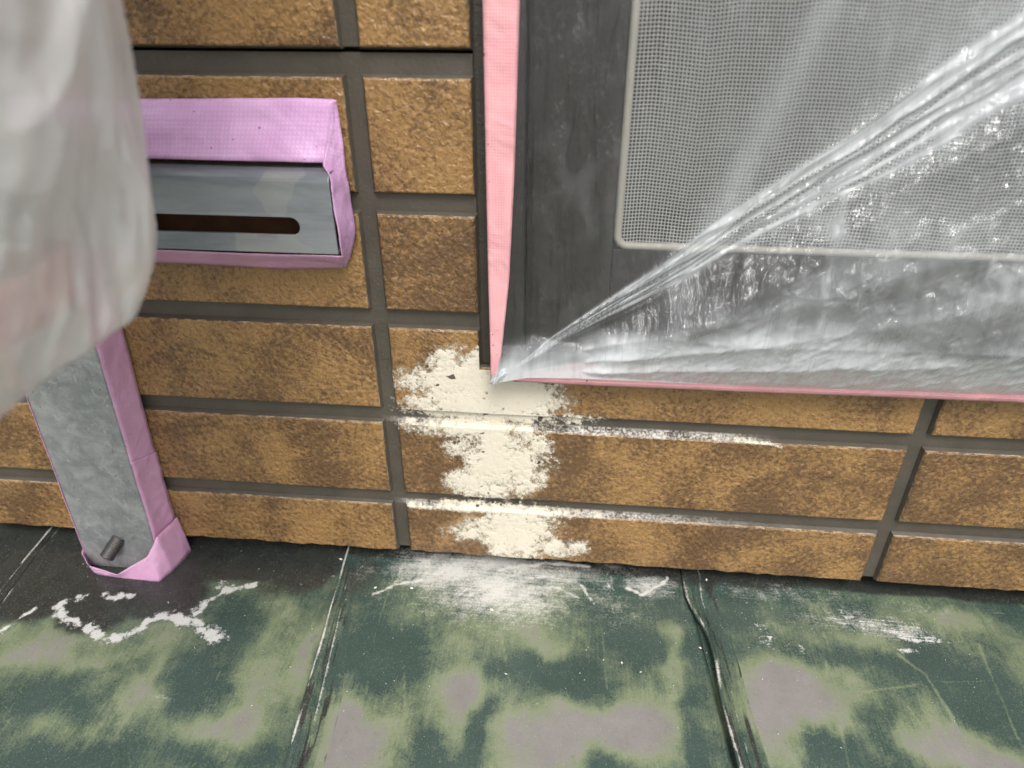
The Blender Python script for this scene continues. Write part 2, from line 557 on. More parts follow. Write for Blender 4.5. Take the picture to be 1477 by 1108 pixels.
# ------------------------------------------------------------------ measured features (millimetres on the roof sheet or on the wall face)
WEAR = [
    (-204.0,-81.5,27.4,16.7,0.55), (-161.7,-87.2,11.5,4.3,0.3), (-126.3,-90.6,6.0,16.7,0.32), (-123.7,-109.0,9.4,9.2,0.32),
    (-159.9,-129.1,26.1,9.8,0.3), (-127.2,-122.3,21.1,10.8,0.25), (-185.6,-71.6,15.9,13.8,0.25), (-133.0,-66.7,11.2,13.0,0.3),
    (-65.8,-100.7,10.9,19.6,0.28), (-74.0,-119.2,28.0,7.2,0.25), (-76.9,-54.0,10.5,24.2,0.25), (-45.6,-75.1,6.2,26.3,0.45),
    (-64.4,-42.5,8.3,15.2,0.2), (-167.1,-142.5,13.5,6.6,0.1), (-100.5,-95.6,23.1,18.2,-0.4), (-175.9,-103.9,20.4,10.3,-0.22),
    (-149.3,-114.6,16.2,6.7,-0.2), (-96.2,-53.3,20.3,16.6,-0.25), (-86.0,-134.9,32.1,10.7,-0.3), (-151.3,-144.5,16.8,7.8,-0.25),
    (-39.3,-119.7,12.1,16.0,-0.25), (-37.4,-133.8,13.4,10.0,-0.2), (-3.1,-118.2,17.3,26.7,0.75), (-11.5,-105.7,9.3,15.2,0.3),
    (43.7,-84.3,14.8,14.1,0.5), (45.6,-111.8,9.0,21.8,0.38), (30.9,-58.6,11.8,18.6,0.28), (85.6,-109.9,20.0,22.5,0.7), (116.7,-101.4,24.5,18.0,0.55),
    (141.4,-95.3,17.6,16.2,0.45), (150.3,-112.8,13.5,14.1,0.3), (160.7,-64.8,5.7,30.8,0.45), (1.6,-39.5,14.0,10.1,0.3), (48.8,-44.8,20.1,14.7,0.25),
    (87.7,-53.3,19.6,11.7,0.33), (124.5,-70.3,15.0,13.0,0.15), (157.0,-39.6,8.0,9.8,0.3), (24.2,-102.3,10.7,22.9,0.25), (16.1,-24.3,16.9,10.7,0.15),
    (92.8,-33.1,24.5,10.2,0.15), (9.2,-72.2,23.7,19.8,-0.4), (33.3,-72.2,11.4,8.7,-0.15), (58.3,-72.1,6.8,6.1,-0.35), (57.7,-110.6,6.9,20.0,-0.6),
    (35.2,-121.8,8.8,11.1,-0.4), (108.8,-76.1,17.8,13.5,-0.65), (82.9,-69.8,15.2,8.8,-0.3), (123.3,-118.1,6.7,7.6,-0.5),
    (165.2,-100.6,5.5,26.1,-0.35), (-12.4,-76.5,11.4,26.0,-0.2), (133.0,-44.3,23.8,12.1,-0.25), (222.7,-73.0,29.2,16.8,0.7),
    (209.3,-68.8,14.8,21.4,0.25), (199.1,-97.4,6.2,22.6,0.4), (208.9,-102.0,6.8,16.5,0.25), (294.5,-97.6,20.3,13.2,0.65),
    (289.6,-81.5,4.9,15.9,0.25), (275.9,-99.3,7.5,14.6,0.25), (313.0,-102.8,16.6,9.3,0.4), (327.5,-14.3,24.3,7.4,0.35), (273.9,-36.0,14.1,3.9,0.25),
    (254.6,-72.9,8.7,25.0,0.2), (227.2,-102.1,12.9,13.2,-0.55), (257.2,-88.3,14.0,23.3,-0.35), (284.4,-48.8,22.8,11.5,-0.2),
    (327.1,-66.1,18.1,21.1,-0.3), (240.6,-46.1,27.0,7.5,-0.25), (189.3,-57.7,7.6,22.6,0.1),
]
WEAR_LINES = [
    (1.54,0.4,[(285.0,-42.0),(295.0,-54.4),(298.3,-76.8),(297.5,-88.3)]), (1.18,0.35,[(333.5,-30.4),(330.6,-51.1),(328.8,-70.0),(326.3,-87.4)]),
    (1.06,0.3,[(240.2,-86.1),(239.0,-99.2),(237.5,-110.9)]), (0.76,0.25,[(243.2,-50.4),(241.6,-61.6)]), (0.91,0.3,[(256.0,-68.7),(286.9,-61.6)]),
    (0.93,0.25,[(302.6,-58.0),(329.2,-54.3)]), (0.7,0.3,[(-9.8,-9.6),(-9.6,-57.6),(-4.7,-93.0)]), (0.65,0.3,[(4.0,-46.5),(11.6,-74.2),(17.6,-99.0)]),
    (0.64,0.25,[(120.5,-38.1),(121.7,-59.5),(122.8,-79.0)]), (0.56,0.25,[(80.5,-78.7),(84.4,-62.9),(90.9,-77.8)]),
    (0.61,0.25,[(60.6,-41.2),(70.5,-79.7)]), (0.71,0.3,[(202.2,-85.7),(225.8,-95.0)]), (0.54,0.25,[(276.4,-70.8),(281.0,-86.1)]),
    (0.56,0.2,[(-87.5,-94.4),(-87.8,-87.1)]),
]
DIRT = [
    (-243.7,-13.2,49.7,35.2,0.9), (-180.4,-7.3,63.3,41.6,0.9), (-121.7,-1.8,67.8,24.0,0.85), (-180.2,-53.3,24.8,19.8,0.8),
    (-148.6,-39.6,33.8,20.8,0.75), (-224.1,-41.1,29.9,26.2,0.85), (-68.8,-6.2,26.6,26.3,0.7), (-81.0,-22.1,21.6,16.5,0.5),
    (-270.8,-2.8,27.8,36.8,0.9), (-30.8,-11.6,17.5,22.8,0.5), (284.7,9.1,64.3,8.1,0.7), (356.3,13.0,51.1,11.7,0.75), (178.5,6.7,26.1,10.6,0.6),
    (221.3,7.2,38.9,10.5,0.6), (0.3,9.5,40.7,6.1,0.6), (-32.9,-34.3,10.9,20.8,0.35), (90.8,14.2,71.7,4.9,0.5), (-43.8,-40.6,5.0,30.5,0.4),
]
DUST = [
    (21.1,-3.8,39.5,19.7,0.85), (57.8,-14.8,51.2,27.6,0.85), (46.7,4.6,71.0,11.9,0.8), (34.7,-33.3,53.7,25.8,0.32), (117.4,-20.3,50.1,24.1,0.38),
    (91.4,-0.2,39.3,15.1,0.7), (42.2,4.2,31.1,8.4,0.6), (71.5,-24.5,37.6,10.6,0.45), (-31.4,-9.3,17.5,11.5,0.4), (-9.2,-26.6,25.3,13.4,0.3),
    (121.9,-2.0,10.4,13.8,0.5), (149.7,-3.4,19.3,10.2,0.75), (135.3,9.8,35.3,9.6,0.4), (92.5,-25.3,16.6,4.2,0.6), (133.7,-28.2,36.9,15.5,0.28),
    (141.4,-36.2,12.1,9.0,0.25), (179.3,-19.8,24.8,10.6,0.1), (227.4,-3.5,54.9,10.1,0.42), (274.9,-21.2,36.4,9.3,0.55), (288.9,-25.9,31.9,8.1,0.6),
    (247.3,-21.3,28.4,11.4,0.4), (311.4,-7.5,28.9,10.9,0.35), (354.2,-8.7,24.5,7.5,0.3), (322.4,-45.3,30.4,18.5,0.12), (-108.6,-105.9,11.6,1.9,0.42),
    (214.3,-26.9,16.2,15.3,0.25),
]
DUST_LINES = [
    (0.84,0.7,[(34.0,-23.7),(40.3,-13.6),(48.1,0.5)]), (1.27,0.8,[(-17.9,-26.3),(-6.9,-18.0),(9.4,-12.5)]), (0.88,0.6,[(-5.9,-3.3),(-8.4,-21.0)]),
    (1.76,0.8,[(56.0,1.2),(86.5,10.1),(113.2,10.2)]), (1.08,0.7,[(65.5,-5.5),(91.4,-0.2),(108.9,-7.2),(116.6,-20.3)]),
    (1.07,0.6,[(68.4,-13.8),(91.8,-8.8),(106.9,-16.9)]), (0.84,0.5,[(50.6,-26.5),(83.9,-22.3),(100.9,-29.7)]),
    (1.28,0.9,[(136.7,-6.4),(145.0,-10.1),(156.1,-2.9),(161.8,3.4)]),
]
PAINT = [
    (126.1,-4.5,7.7,11.4,0.55), (162.7,-0.5,6.0,9.2,0.55), (274.9,-21.2,36.4,9.3,0.55), (288.9,-25.9,31.9,8.1,0.55), (302.9,-29.5,19.7,4.0,0.8),
    (214.2,-36.8,8.7,11.8,0.55), (229.9,-43.8,10.1,4.8,0.55), (291.3,-39.1,7.0,2.9,0.8), (-101.2,-65.2,7.9,5.6,1.0), (-109.1,-61.0,10.4,4.3,0.9),
    (-47.9,-14.3,3.5,1.7,0.55),
]
PAINT_LINES = [

    (2.92,1.0,[(-204.4,-51.3),(-201.2,-57.4),(-192.5,-63.2),(-178.7,-66.0),(-169.4,-70.5),(-161.3,-72.7),(-153.7,-71.5),(-146.4,-64.5),(-145.1,-57.8),(-137.8,-54.6),(-126.5,-55.0),(-115.9,-56.6),(-104.6,-62.5)]),
    (2.5,0.8,[(-200.7,-51.0),(-196.4,-47.3),(-191.9,-44.7)]), (2.06,1.0,[(-119.3,-49.7),(-117.0,-41.0),(-110.7,-33.9),(-102.6,-29.2),(-95.0,-25.1)]),
    (3.44,0.7,[(-115.1,-28.1),(-105.3,-30.0)]), (2.53,0.9,[(-180.0,-43.1),(-166.3,-42.9)]),
    (1.61,0.9,[(-227.2,-72.0),(-224.2,-66.7),(-220.3,-60.2),(-216.6,-56.7)]), (3.66,0.6,[(-145.1,-57.8),(-145.0,-69.2)]),
]
FILLER = [
    (46.2,-11.2,35.8,27.4,1), (27.6,-5.7,18.9,17.5,0.8), (14.7,-5.5,13.7,9.6,0.75), (72.5,-14.1,23.2,15.9,0.9), (15.3,-19.6,15.5,4.5,0.5),
    (57.4,-26.2,53.6,6.4,0.8), (45.6,-35.3,39.0,5.7,0.9), (25.9,-37.5,23.7,4.8,0.6), (57.8,-57.1,28.7,29.9,1), (33.2,-51.4,9.6,7.9,0.6),
    (48.7,-75.5,24.6,12.5,0.8), (76.7,-43.6,11.6,11.5,0.6), (34.5,-71.4,10.7,10.4,0.5), (67.1,-112.1,26.3,23.9,1), (43.7,-111.3,17.2,11.4,0.6),
    (30.6,-115.2,10.4,6.9,0.4), (90.7,-121.5,21.2,8.1,0.6), (56.7,-93.5,45.9,4.4,0.8), (46.9,13.1,5.1,5.8,0.6), (32.1,10.7,11.1,5.0,0.5),
]
FILLER_LINES = [
    (1.98,0.9,[(5.7,-34.0),(26.1,-34.6),(72.7,-35.4)]), (1.1,0.8,[(174.4,-34.8),(185.4,-34.5),(203.9,-35.6),(210.3,-37.0)]),
    (1.93,0.9,[(2.5,-95.7),(39.9,-95.4),(89.9,-94.6)]), (1.63,0.7,[(110.4,-94.0),(117.0,-94.5)]),
]

ZR = -0.145                       # roof sheet level

# ------------------------------------------------------------------ ground and the wall below the roof
g = mesh_obj('ground', [(-300, -300, -3), (300, -300, -3), (300, 300, -3), (-300, 300, -3)], [(0, 1, 2, 3)], M_GROUND)
g['kind'] = 'structure'
lw = box('lower_storey_wall', -0.98, 1.05, -0.66, 0.60, -3.0, ZR - 0.012, M_LOWER)
lw['kind'] = 'structure'

# ------------------------------------------------------------------ siding wall
wall = thing('siding_wall', 'ochre brick-patterned siding wall with dark grey joints and a white filler patch', 'wall')
REC = 0.0036                      # joint recess
P, JZ, JX, LX = 0.06, 0.01035, 0.0092, 0.2753
WX0, WX1, WZ0, WZ1 = 0.0545, 0.5642, 0.0052, 0.389      # window opening
WALL_B = -0.1325

# grout boards (joint floor) round the window
box('lower_board', -0.90, 0.99, REC, 0.09, WALL_B + 0.001, 0.0040, M_GROUT, wall)
box('side_board', -0.90, 0.0474, REC, 0.09, 0.0041, 0.1543, M_GROUT, wall)
box('side_board', WX1 + 0.0005, 0.99, REC, 0.09, 0.0041, 0.1543, M_GROUT, wall)
box('upper_board', -0.90, 0.0474, REC, 0.09, 0.1566, WZ1, M_GROUT, wall)
box('upper_board', WX1 + 0.0005, 0.99, REC, 0.09, 0.1566, WZ1, M_GROUT, wall)
box('top_board', -0.90, 0.99, REC, 0.09, WZ1 + 0.0003, 0.56, M_GROUT, wall)
box('seam_backing', -0.899, 0.0470, 0.016, 0.088, 0.1544, 0.1565, M_SEAL, wall)
box('seam_backing', WX1 + 0.001, 0.989, 0.016, 0.088, 0.1544, 0.1565, M_SEAL, wall)
box('sealant_strip', 0.0476, 0.0556, 0.0022, 0.088, 0.0046, WZ1 - 0.001, M_SEAL, wall, 0.0012)

def brick(outline, rough_bottom=None):
    """raised face with worn edges; outline counter-clockwise in (x, z) metres"""
    n = len(outline)
    pts = [Vector(p) for p in outline]
    cx = sum(p.x for p in pts) / n
    def inset(d):
        res = []
        for i in range(n):
            a, b, c = pts[i - 1], pts[i], pts[(i + 1) % n]
            e1, e2 = (b - a).normalized(), (c - b).normalized()
            n1, n2 = Vector((-e1.y, e1.x)), Vector((-e2.y, e2.x))
            k = max(0.35, 1 + n1.dot(n2))
            res.append(b + (n1 + n2) / k * d)
        return res
    rings = [(-0.0011, REC + 0.003), (-0.0010, REC - 0.0004), (0.0, 0.0012), (0.0003, 0.0004), (0.0010, 0.0)]
    verts, faces, mats = [], [], []
    for d, y in rings:
        for p in inset(d):
            verts.append((p.x, y, p.y))
    for r in range(len(rings) - 1):
        for i in range(n):
            j = (i + 1) % n
            faces.append((r * n + i, r * n + j, (r + 1) * n + j, (r + 1) * n + i))
            mats.append((1, 1, 2, 0)[r])
    faces.append(tuple(range(4 * n, 5 * n)))
    mats.append(0)
    o = mesh_obj('brick', verts, faces, [M_BRICK, M_GROUT, M_EDGE], wall)
    o.data.polygons.foreach_set('material_index', mats)
    return o

def edge_pts(a, b, step, amp, skip_ends=True):
    """points along a nearly straight, slightly uneven edge"""
    a, b = Vector(a), Vector(b)
    L = (b - a).length
    k = max(1, int(L / step))
    d = (b - a).normalized()
    nn = Vector((-d.y, d.x))
    res = []
    for i in range(k):
        t = i / k
        p = a.lerp(b, t)
        if i > 0:
            p = p + nn * rng.uniform(-amp, amp)
        res.append(p)
    return res

def rect_outline(x0, x1, z0, z1, bottom_amp=0.00015, bstep=0.03):
    o = []
    o += edge_pts((x0, z0), (x1, z0), bstep, bottom_amp)
    o += edge_pts((x1, z0), (x1, z1), 0.025, 0.00015)
    o += edge_pts((x1, z1), (x0, z1), 0.03, 0.00018)
    o += edge_pts((x0, z1), (x0, z0), 0.025, 0.00015)
    return o

for row in range(-4, 7):
    zc = (4 - row) * P + (0.0015 if row <= 1 else 0)
    z0, z1 = zc - (P - JZ) / 2, zc + (P - JZ) / 2
    for col in range(-3, 3):
        x0 = col * (LX + JX)
        x1 = x0 + LX
        x1 = min(x1, 0.985)
        x0 = max(x0, -0.895)
        if row == 6:
            # cut edge above the roof: sawn unevenly
            brick(rect_outline(x0, x1, WALL_B + rng.uniform(-0.0006, 0.0006), z1, 0.0007, 0.006))
        elif row == 4:
            if col == 0:
                o = edge_pts((0, z0), (x1, z0), 0.03, 0.00015) + edge_pts((x1, z0), (x1, 0.0035), 0.03, 0)
                o += edge_pts((x1, 0.0035), (0.0470, 0.0035), 0.03, 0.0001) + edge_pts((0.0470, 0.0035), (0.0470, z1), 0.01, 0.0001)
                o += edge_pts((0.0470, z1), (0, z1), 0.02, 0.00015) + edge_pts((0, z1), (0, z0), 0.02, 0.00015)
                brick(o)
            elif col == 1:
                brick(rect_outline(x0, x1, z0, 0.0035))
            else:
                brick(rect_outline(x0, x1, z0, z1))
        elif -2 <= row <= 3:
            if col == 0:
                brick(rect_outline(x0, 0.0470, z0, z1))
            elif col != 1:
                brick(rect_outline(x0, x1, z0, z1))
        else:
            brick(rect_outline(x0, x1, z0, z1))

# the white filler trowelled over joint and brick below the window corner
h = 0.00036
xs = np.arange(-0.050, 0.300, h)
zs = np.arange(WALL_B + 0.0006, 0.0245, h)
GX, GZ = np.meshgrid(xs, zs)
mx, mz = GX * 1000, GZ * 1000
fld = np.full(GX.shape, -9.0)
for (bx, bz, rx, rz, a) in FILLER:
    d2 = ((mx - bx) / rx) ** 2 + ((mz - bz) / rz) ** 2
    fld = np.maximum(fld, a * (1.0 - d2))
blobfld = fld.copy()
for (wd, a, pts) in FILLER_LINES:
    d = seg_dist(mx, mz, pts)
    fld = np.maximum(fld, a * 0.60 * (1.0 - (d / wd) ** 2) - 0.9 * np.clip(fbm(mx / 6, mz / 3, 401, 3) - 0.48, 0, 1))
ns = (fbm(mx / 9.0, mz / 9.0, 3, 5, 0.62) - 0.5)
nf = (fbm(mx / 1.6, mz / 1.6, 31, 3, 0.6) - 0.5)
fld = fld + ns * 1.5 + nf * 0.8 - 0.06
fld = np.where((GX > 0.0474) & (GZ > 0.0030), -3.0, fld)
keepv = fld > -1.0
keep = keepv[:-1, :-1] & keepv[1:, 1:] & keepv[:-1, 1:] & keepv[1:, :-1]
row_t = np.mod(GZ + 0.030 - JZ / 2, P)                       # 0..P from the brick's foot
# distance into the horizontal or vertical joint
zin = np.minimum(np.maximum(row_t - (P - JZ), 0), np.maximum(P - row_t, 0))
xin = np.where((GX < 0) & (GX > -JX), np.minimum(-GX, GX + JX), 0)
xin = np.where((GX > LX) & (GX < LX + JX), np.minimum(GX - LX, LX + JX - GX), xin)
jd = np.maximum(np.clip(zin, 0, None), xin)
core = np.exp(-((mx - 75) / 32) ** 2)                         # joints partly filled in the middle
depth = (REC - 0.0004 - 0.0014 * core) * sstep(0.0, 0.0013, jd)
thick = 0.00015 + 0.0004 * sstep(0, 0.9, fld) + 0.0001 * ns
GY = depth - np.maximum(thick, 0.00012)
fo = grid_obj('filler_patch', GX, GY, GZ, M_FILL, wall, {'thick': np.clip(fld, -1, 1)}, keep)
fo['label'] = 'rough cream-white filler smeared down the bricks below the window corner'
fo['kind'] = 'stuff'

# ------------------------------------------------------------------ roof of worn green sheet panels
roof = thing('metal_roof', 'worn green painted sheet-metal roof with folded seams and bare grey patches', 'roof')
SK = -0.085                      # seams lean this much in x for every metre of y
SEAM_X = [-0.885, -0.675, -0.464, -0.2515, -0.0446, 0.1728, 0.385, 0.598, 0.811, 1.02]
YF, YB = -0.70, 0.030

def seam_x(k, y):
    return SEAM_X[k] + SK * (y - 0.006)

def axis(lo, hi, flo, fhi, fine, coarse):
    a = list(np.arange(lo, flo, coarse)) if lo < flo else []
    a += list(np.arange(max(lo, flo), min(hi, fhi), fine)) if max(lo, flo) < min(hi, fhi) else []
    a += list(np.arange(max(fhi, lo), hi, coarse)) if hi > fhi else []
    a.append(hi)
    return np.array(sorted(set(a)))

def roof_attrs(X, Y):
    mx, my = X * 1000, Y * 1000
    wear = np.full(X.shape, 0.30) + (fbm(mx / 45, my / 45, 5, 4) - 0.5) * 0.8
    out = sstep(150, 190, -my) + sstep(330, 380, mx) + sstep(260, 300, -mx)        # beyond what was measured: random blotches
    out = np.clip(out, 0, 1)
    wear = wear + out * (fbm(mx / 28, my / 40, 51, 3) - 0.42) * 1.8
    wbx = (fbm(mx / 16, my / 22, 131, 3) - 0.5) * 16
    wby = (fbm(mx / 16, my / 22, 151, 3) - 0.5) * 16
    for (bx, by, rx, ry, a) in WEAR:
        d2 = ((mx + wbx - bx) / rx) ** 2 + ((my + wby - by) / ry) ** 2
        wear = wear + a * 1.05 * np.exp(-d2 * 0.85)
    for (wd, a, pts) in WEAR_LINES:
        wear = wear + a * np.exp(-(seg_dist(mx, my, pts) / (wd * 0.6)) ** 2)
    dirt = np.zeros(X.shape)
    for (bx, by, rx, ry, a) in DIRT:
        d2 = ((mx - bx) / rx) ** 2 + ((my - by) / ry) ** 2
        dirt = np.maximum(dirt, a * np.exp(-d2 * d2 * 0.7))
    dirt = np.maximum(dirt, 0.8 * sstep(-1, 8, my))  # even dark strip under the siding: its shadow gap painted in
    dust = np.zeros(X.shape)
    rr_ = np.hypot(mx - 95, my + 62)
    swirl = 0.62 + 0.30 * fbm(rr_ / 2.6, np.arctan2(my + 62, mx - 95) * 2.2, 181, 4) + 0.30 * (fbm(mx / 14, my / 9, 185, 4) - 0.5)
    wob = (fbm(mx / 7, my / 7, 71, 3) - 0.5) * 5
    wob2 = (fbm(mx / 7, my / 7, 91, 3) - 0.5) * 5
    for (bx, by, rx, ry, a) in DUST:
        d2 = ((mx + wob - bx) / rx) ** 2 + ((my + wob2 - by) / ry) ** 2
        dust = np.maximum(dust, a * np.exp(-d2 * 0.9) * swirl)
    for (wd, a, pts) in DUST_LINES:
        d = seg_dist(mx + wob * 0.6, my + wob2 * 0.6, pts) / (wd * (0.55 + 1.1 * fbm(mx / 8, my / 8, 191, 2)))
        dust = np.maximum(dust, a * 1.15 * np.exp(-(d * 1.1) ** 2) * (0.10 + 1.45 * fbm(mx / 3.2, my / 3.2, 171, 4, 0.65)))
    paint, scrape = np.zeros(X.shape), np.zeros(X.shape)
    for (bx, by, rx, ry, a) in PAINT:
        d2 = ((mx + wob - bx) / rx) ** 2 + ((my + wob2 * 0.5 - by) / ry) ** 2
        v = a * np.exp(-d2 * 0.8)
        paint = np.maximum(paint, v)
        if bx > 150:
            scrape = np.maximum(scrape, 1.5 * np.exp(-d2 * 0.5))
    for (wd, a, pts) in PAINT_LINES:
        d = seg_dist(mx + wob * 0.55, my + wob2 * 0.55, pts) / (wd * (0.4 + 2.0 * fbm(mx / 7, my / 7, 191, 2)))
        paint = np.maximum(paint, a * np.exp(-(d * 0.9) ** 2) * (0.45 + 0.95 * fbm(mx / 4, my / 4, 231, 3)))
    return {'wear': wear, 'dirt': dirt, 'dust': dust, 'paint': paint, 'scrape': scrape}

for k in range(len(SEAM_X) - 1):
    xa, xb = SEAM_X[k], SEAM_X[k + 1]
    us = axis(xa, xb + 0.006, -0.29, 0.345, 0.0009, 0.02)
    ys = axis(YF, YB, -0.165, YB, 0.0009, 0.02)
    U, Y = np.meshgrid(us, ys)
    X = U + SK * (Y - 0.006)
    oil = 0.0009 * np.sin((U - xa) * 25 + Y * 9) + 0.0010 * (fbm(U * 22 + 3.1 * k, Y * 22, 17, 2) - 0.5)
    Z = ZR + oil * np.clip(np.minimum(U - xa, xb - 0.002 - U) / 0.02, 0, 1)
    Z = Z - 0.0011 * sstep(xb - 0.0012, xb - 0.0002, U)
    Z = Z + 0.030 * sstep(0.020, 0.031, Y) - 0.012 * sstep(YF + 0.015, YF, Y)
    grid_obj('roof_panel', X, Y, Z, M_ROOF, roof, roof_attrs(X, Y))

def seam(k, prof_fn, name='seam_fold'):
    ys = axis(YF, 0.022, -0.165, 0.022, 0.0015, 0.03)
    rows = [prof_fn(y) for y in ys]
    sub = 3
    n = (len(rows[0]) - 1) * sub + 1
    pr = np.array([[[np.interp(j / sub, np.arange(len(rw)), [q[c] for q in rw]) for c in range(3)] for j in range(n)] for rw in rows])
    Y = np.repeat(ys[:, None], n, 1)
    X = SEAM_X[k] + SK * (Y - 0.006) + pr[..., 0]
    Z = ZR + pr[..., 1]
    at = roof_attrs(X, Y)
    at['wear'] = at['wear'] * 0.75 - 0.05 + 0.35 * (fbm(pr[..., 0] * 1400, Y * 25, 207, 3) - 0.45)  # folds toned darker overall, shading put into the colour for volume
    nz = fbm(pr[..., 0] * 500, Y * 60, 211 + k, 4)
    at['dust'] = np.maximum(at['dust'] * 0.7, pr[..., 2] * 0.80 * sstep(0.30, 0.62, nz))  # bright lip lines: light on the fold edges painted as pale colour
    at['dirt'] = np.maximum(at['dirt'], 0.62 * sstep(0.5, 0.65, fbm(pr[..., 0] * 700, Y * 30, 219, 3)))
    return grid_obj(name, X, Y, Z, M_ROOF, roof, at)

def wob(y, s, sc=40):
    return float(fbm(np.array([y * sc + s]), np.array([s * 1.7]), 9, 3)[0] - 0.5)

def low_fold(y):       # flat lock: raised rounded left lip, then a flat strap sloping down to the right
    w = 0.0008 * wob(y, 3.3, 22)
    hgt = 0.0030 + 0.0005 * wob(y, 8.8, 22)
    r = 0.0040 + 0.0035 * min(1, max(0, -y / 0.1))
    return [(w - 0.0002, -0.0012, 0), (w - 0.0007, hgt * 0.55, 0), (w - 0.0002, hgt * 0.92, .6), (w + 0.0006, hgt, .9), (w + 0.0014, hgt * 0.9, .3), (w + r * 0.55, hgt * 0.62, 0), (w + r * 0.9, hgt * 0.50, 0), (w + r * 0.97, hgt * 0.25, 0),
            (w + r * 1.06, hgt * 0.36, .7), (w + r * 1.25, hgt * 0.30, .2), (w + r * 2.0, 0.0004, 0), (w + r * 2.6, -0.0006, 0)]

def high_fold(y):      # standing lip bent over to the right, bulging where it was beaten down beside the wall
    t = min(1, max(0, (-y - 0.002) / 0.045))
    w = 0.0006 * wob(y, 1.2, 22) + 0.0030 * math.exp(-((y + 0.050) / 0.024) ** 2) - 0.003 * math.exp(-((y + 0.012) / 0.02) ** 2)
    hgt = 0.0016 + 0.0046 * t + 0.0005 * wob(y, 6, 22)
    wd = 0.0105 - 0.0035 * t
    return [(w + 0.0022, -0.0012, 0), (w + 0.0020, hgt * 0.4, 0), (w - 0.0004, hgt * 0.80, 0), (w + 0.0000, hgt * 0.96, .5), (w + 0.0008, hgt, .8), (w + 0.0016, hgt * 0.95, .5), (w + wd * 0.45, hgt * 0.78, 0), (w + wd * 0.75, hgt * 0.50, 0),
            (w + wd * 0.90, hgt * 0.28, 0), (w + wd, hgt * 0.36, .7), (w + wd * 1.15, hgt * 0.30, .1), (w + wd * 1.8, 0.0005, 0), (w + wd * 2.5, -0.0006, 0)]

for k in range(1, len(SEAM_X) - 1):
    seam(k, high_fold if k in (1, 5, 7) else low_fold)

# crumbs of filler on the sheet
V, F = [], []
spots = [(x, y, s) for x, y, s in ((55.0, -32.0, 2.2), (4.0, -20.0, 2.0), (-18.5, -21.5, 1.8), (20.5, -5, 1.4), (131, -62, 1.1), (121, -61, .9), (141, -67, .9), (175.5, -48, 1.2), (186, 4, 1.8), (-47, 0, 1.8), (68, -75, 1.2))]
for i in range(230):
    spots.append((rng.uniform(-230, 330), -abs(rng.gauss(0, 55)) + 4, rng.uniform(0.25, 0.62)))
for (x, y, s) in spots:
    s *= 0.5e-3
    c = Vector((x / 1000, y / 1000, ZR + s * 0.5 + 0.0006))
    b = len(V)
    a = rng.uniform(0, 6.28)
    for sx, sy, sz in ((1.5, 0, 0), (0, .8, 0), (-1.5, .2, 0), (0, -.8, 0), (.2, 0, .8), (0, 0, -1.2)):
        j = [rng.uniform(.7, 1.3) for _ in range(3)]
        q = Vector((sx * s * j[0], sy * s * j[1], sz * s * j[2]))
        V.append(c + Vector((q.x * math.cos(a) - q.y * math.sin(a), q.x * math.sin(a) + q.y * math.cos(a), q.z)))
    F += [(b, b + 1, b + 4), (b + 1, b + 2, b + 4), (b + 2, b + 3, b + 4), (b + 3, b, b + 4), (b + 1, b, b + 5), (b + 2, b + 1, b + 5), (b + 3, b + 2, b + 5), (b, b + 3, b + 5)]
cr = mesh_obj('filler_crumbs', V, F, M_CRUMB, roof)
cr['kind'] = 'stuff'

# ------------------------------------------------------------------ window
win = thing('window', 'dark bronze aluminium window with pale insect screen set in the siding wall', 'window')
win.location = (0, 0, 0)
FY = -0.012                      # front of the outer frame
box('frame_jamb', WX0, 0.0712, FY, 0.07, WZ0, WZ1 - 0.0005, M_BRONZE, win, 0.0008)
box('frame_jamb', WX1 - 0.0165, WX1, FY, 0.07, WZ0, WZ1 - 0.0005, M_BRONZE, win, 0.0008)
box('frame_sill', 0.0713, WX1 - 0.0166, FY - 0.0004, 0.07, WZ0, 0.0205, M_BRONZE, win, 0.0008)
box('frame_head', 0.0713, WX1 - 0.0166, FY, 0.07, WZ1 - 0.017, WZ1 - 0.0005, M_BRONZE, win, 0.0008)
SX0, SX1, SZ0, SZ1 = 0.1118, 0.508, 0.0735, 0.338        # clear opening of the screen
SY = -0.0055
scr = box('screen_stile', 0.0718, SX0, SY, 0.006, 0.0212, WZ1 - 0.0180, M_BRONZE, win, 0.0006)
box('screen_stile', SX1, WX1 - 0.0172, SY, 0.006, 0.0212, WZ1 - 0.0180, M_BRONZE, win, 0.0006)
box('screen_rail', SX0 + 0.0002, SX1 - 0.0002, SY - 0.0002, 0.006, 0.0212, SZ0, M_BRONZE, win, 0.0006)
box('screen_rail', SX0 + 0.0002, SX1 - 0.0002, SY - 0.0002, 0.006, SZ1, WZ1 - 0.0180, M_BRONZE, win, 0.0006)

def tube(name, pts, r, mat, parent, seg=8, closed=False):
    V, F = [], []
    n = len(pts)
    for i, p in enumerate(pts):
        p = Vector(p)
        a = Vector(pts[(i - 1) % n] if (closed or i > 0) else pts[i])
        b = Vector(pts[(i + 1) % n] if (closed or i < n - 1) else pts[i])
        d = (b - a).normalized()
        u = d.cross(Vector((0, 1, 0)))
        u = u.normalized() if u.length > 1e-6 else Vector((1, 0, 0))
        v = d.cross(u).normalized()
        for k in range(seg):
            t = 2 * math.pi * k / seg
            V.append(p + u * r * math.cos(t) + v * r * math.sin(t))
    m_ = n if closed else n - 1
    for i in range(m_):
        for k in range(seg):
            a0, a1 = i * seg + k, i * seg + (k + 1) % seg
            b0, b1 = ((i + 1) % n) * seg + k, ((i + 1) % n) * seg + (k + 1) % seg
            F.append((a0, a1, b1, b0))
    return mesh_obj(name, V, F, mat, parent, True)

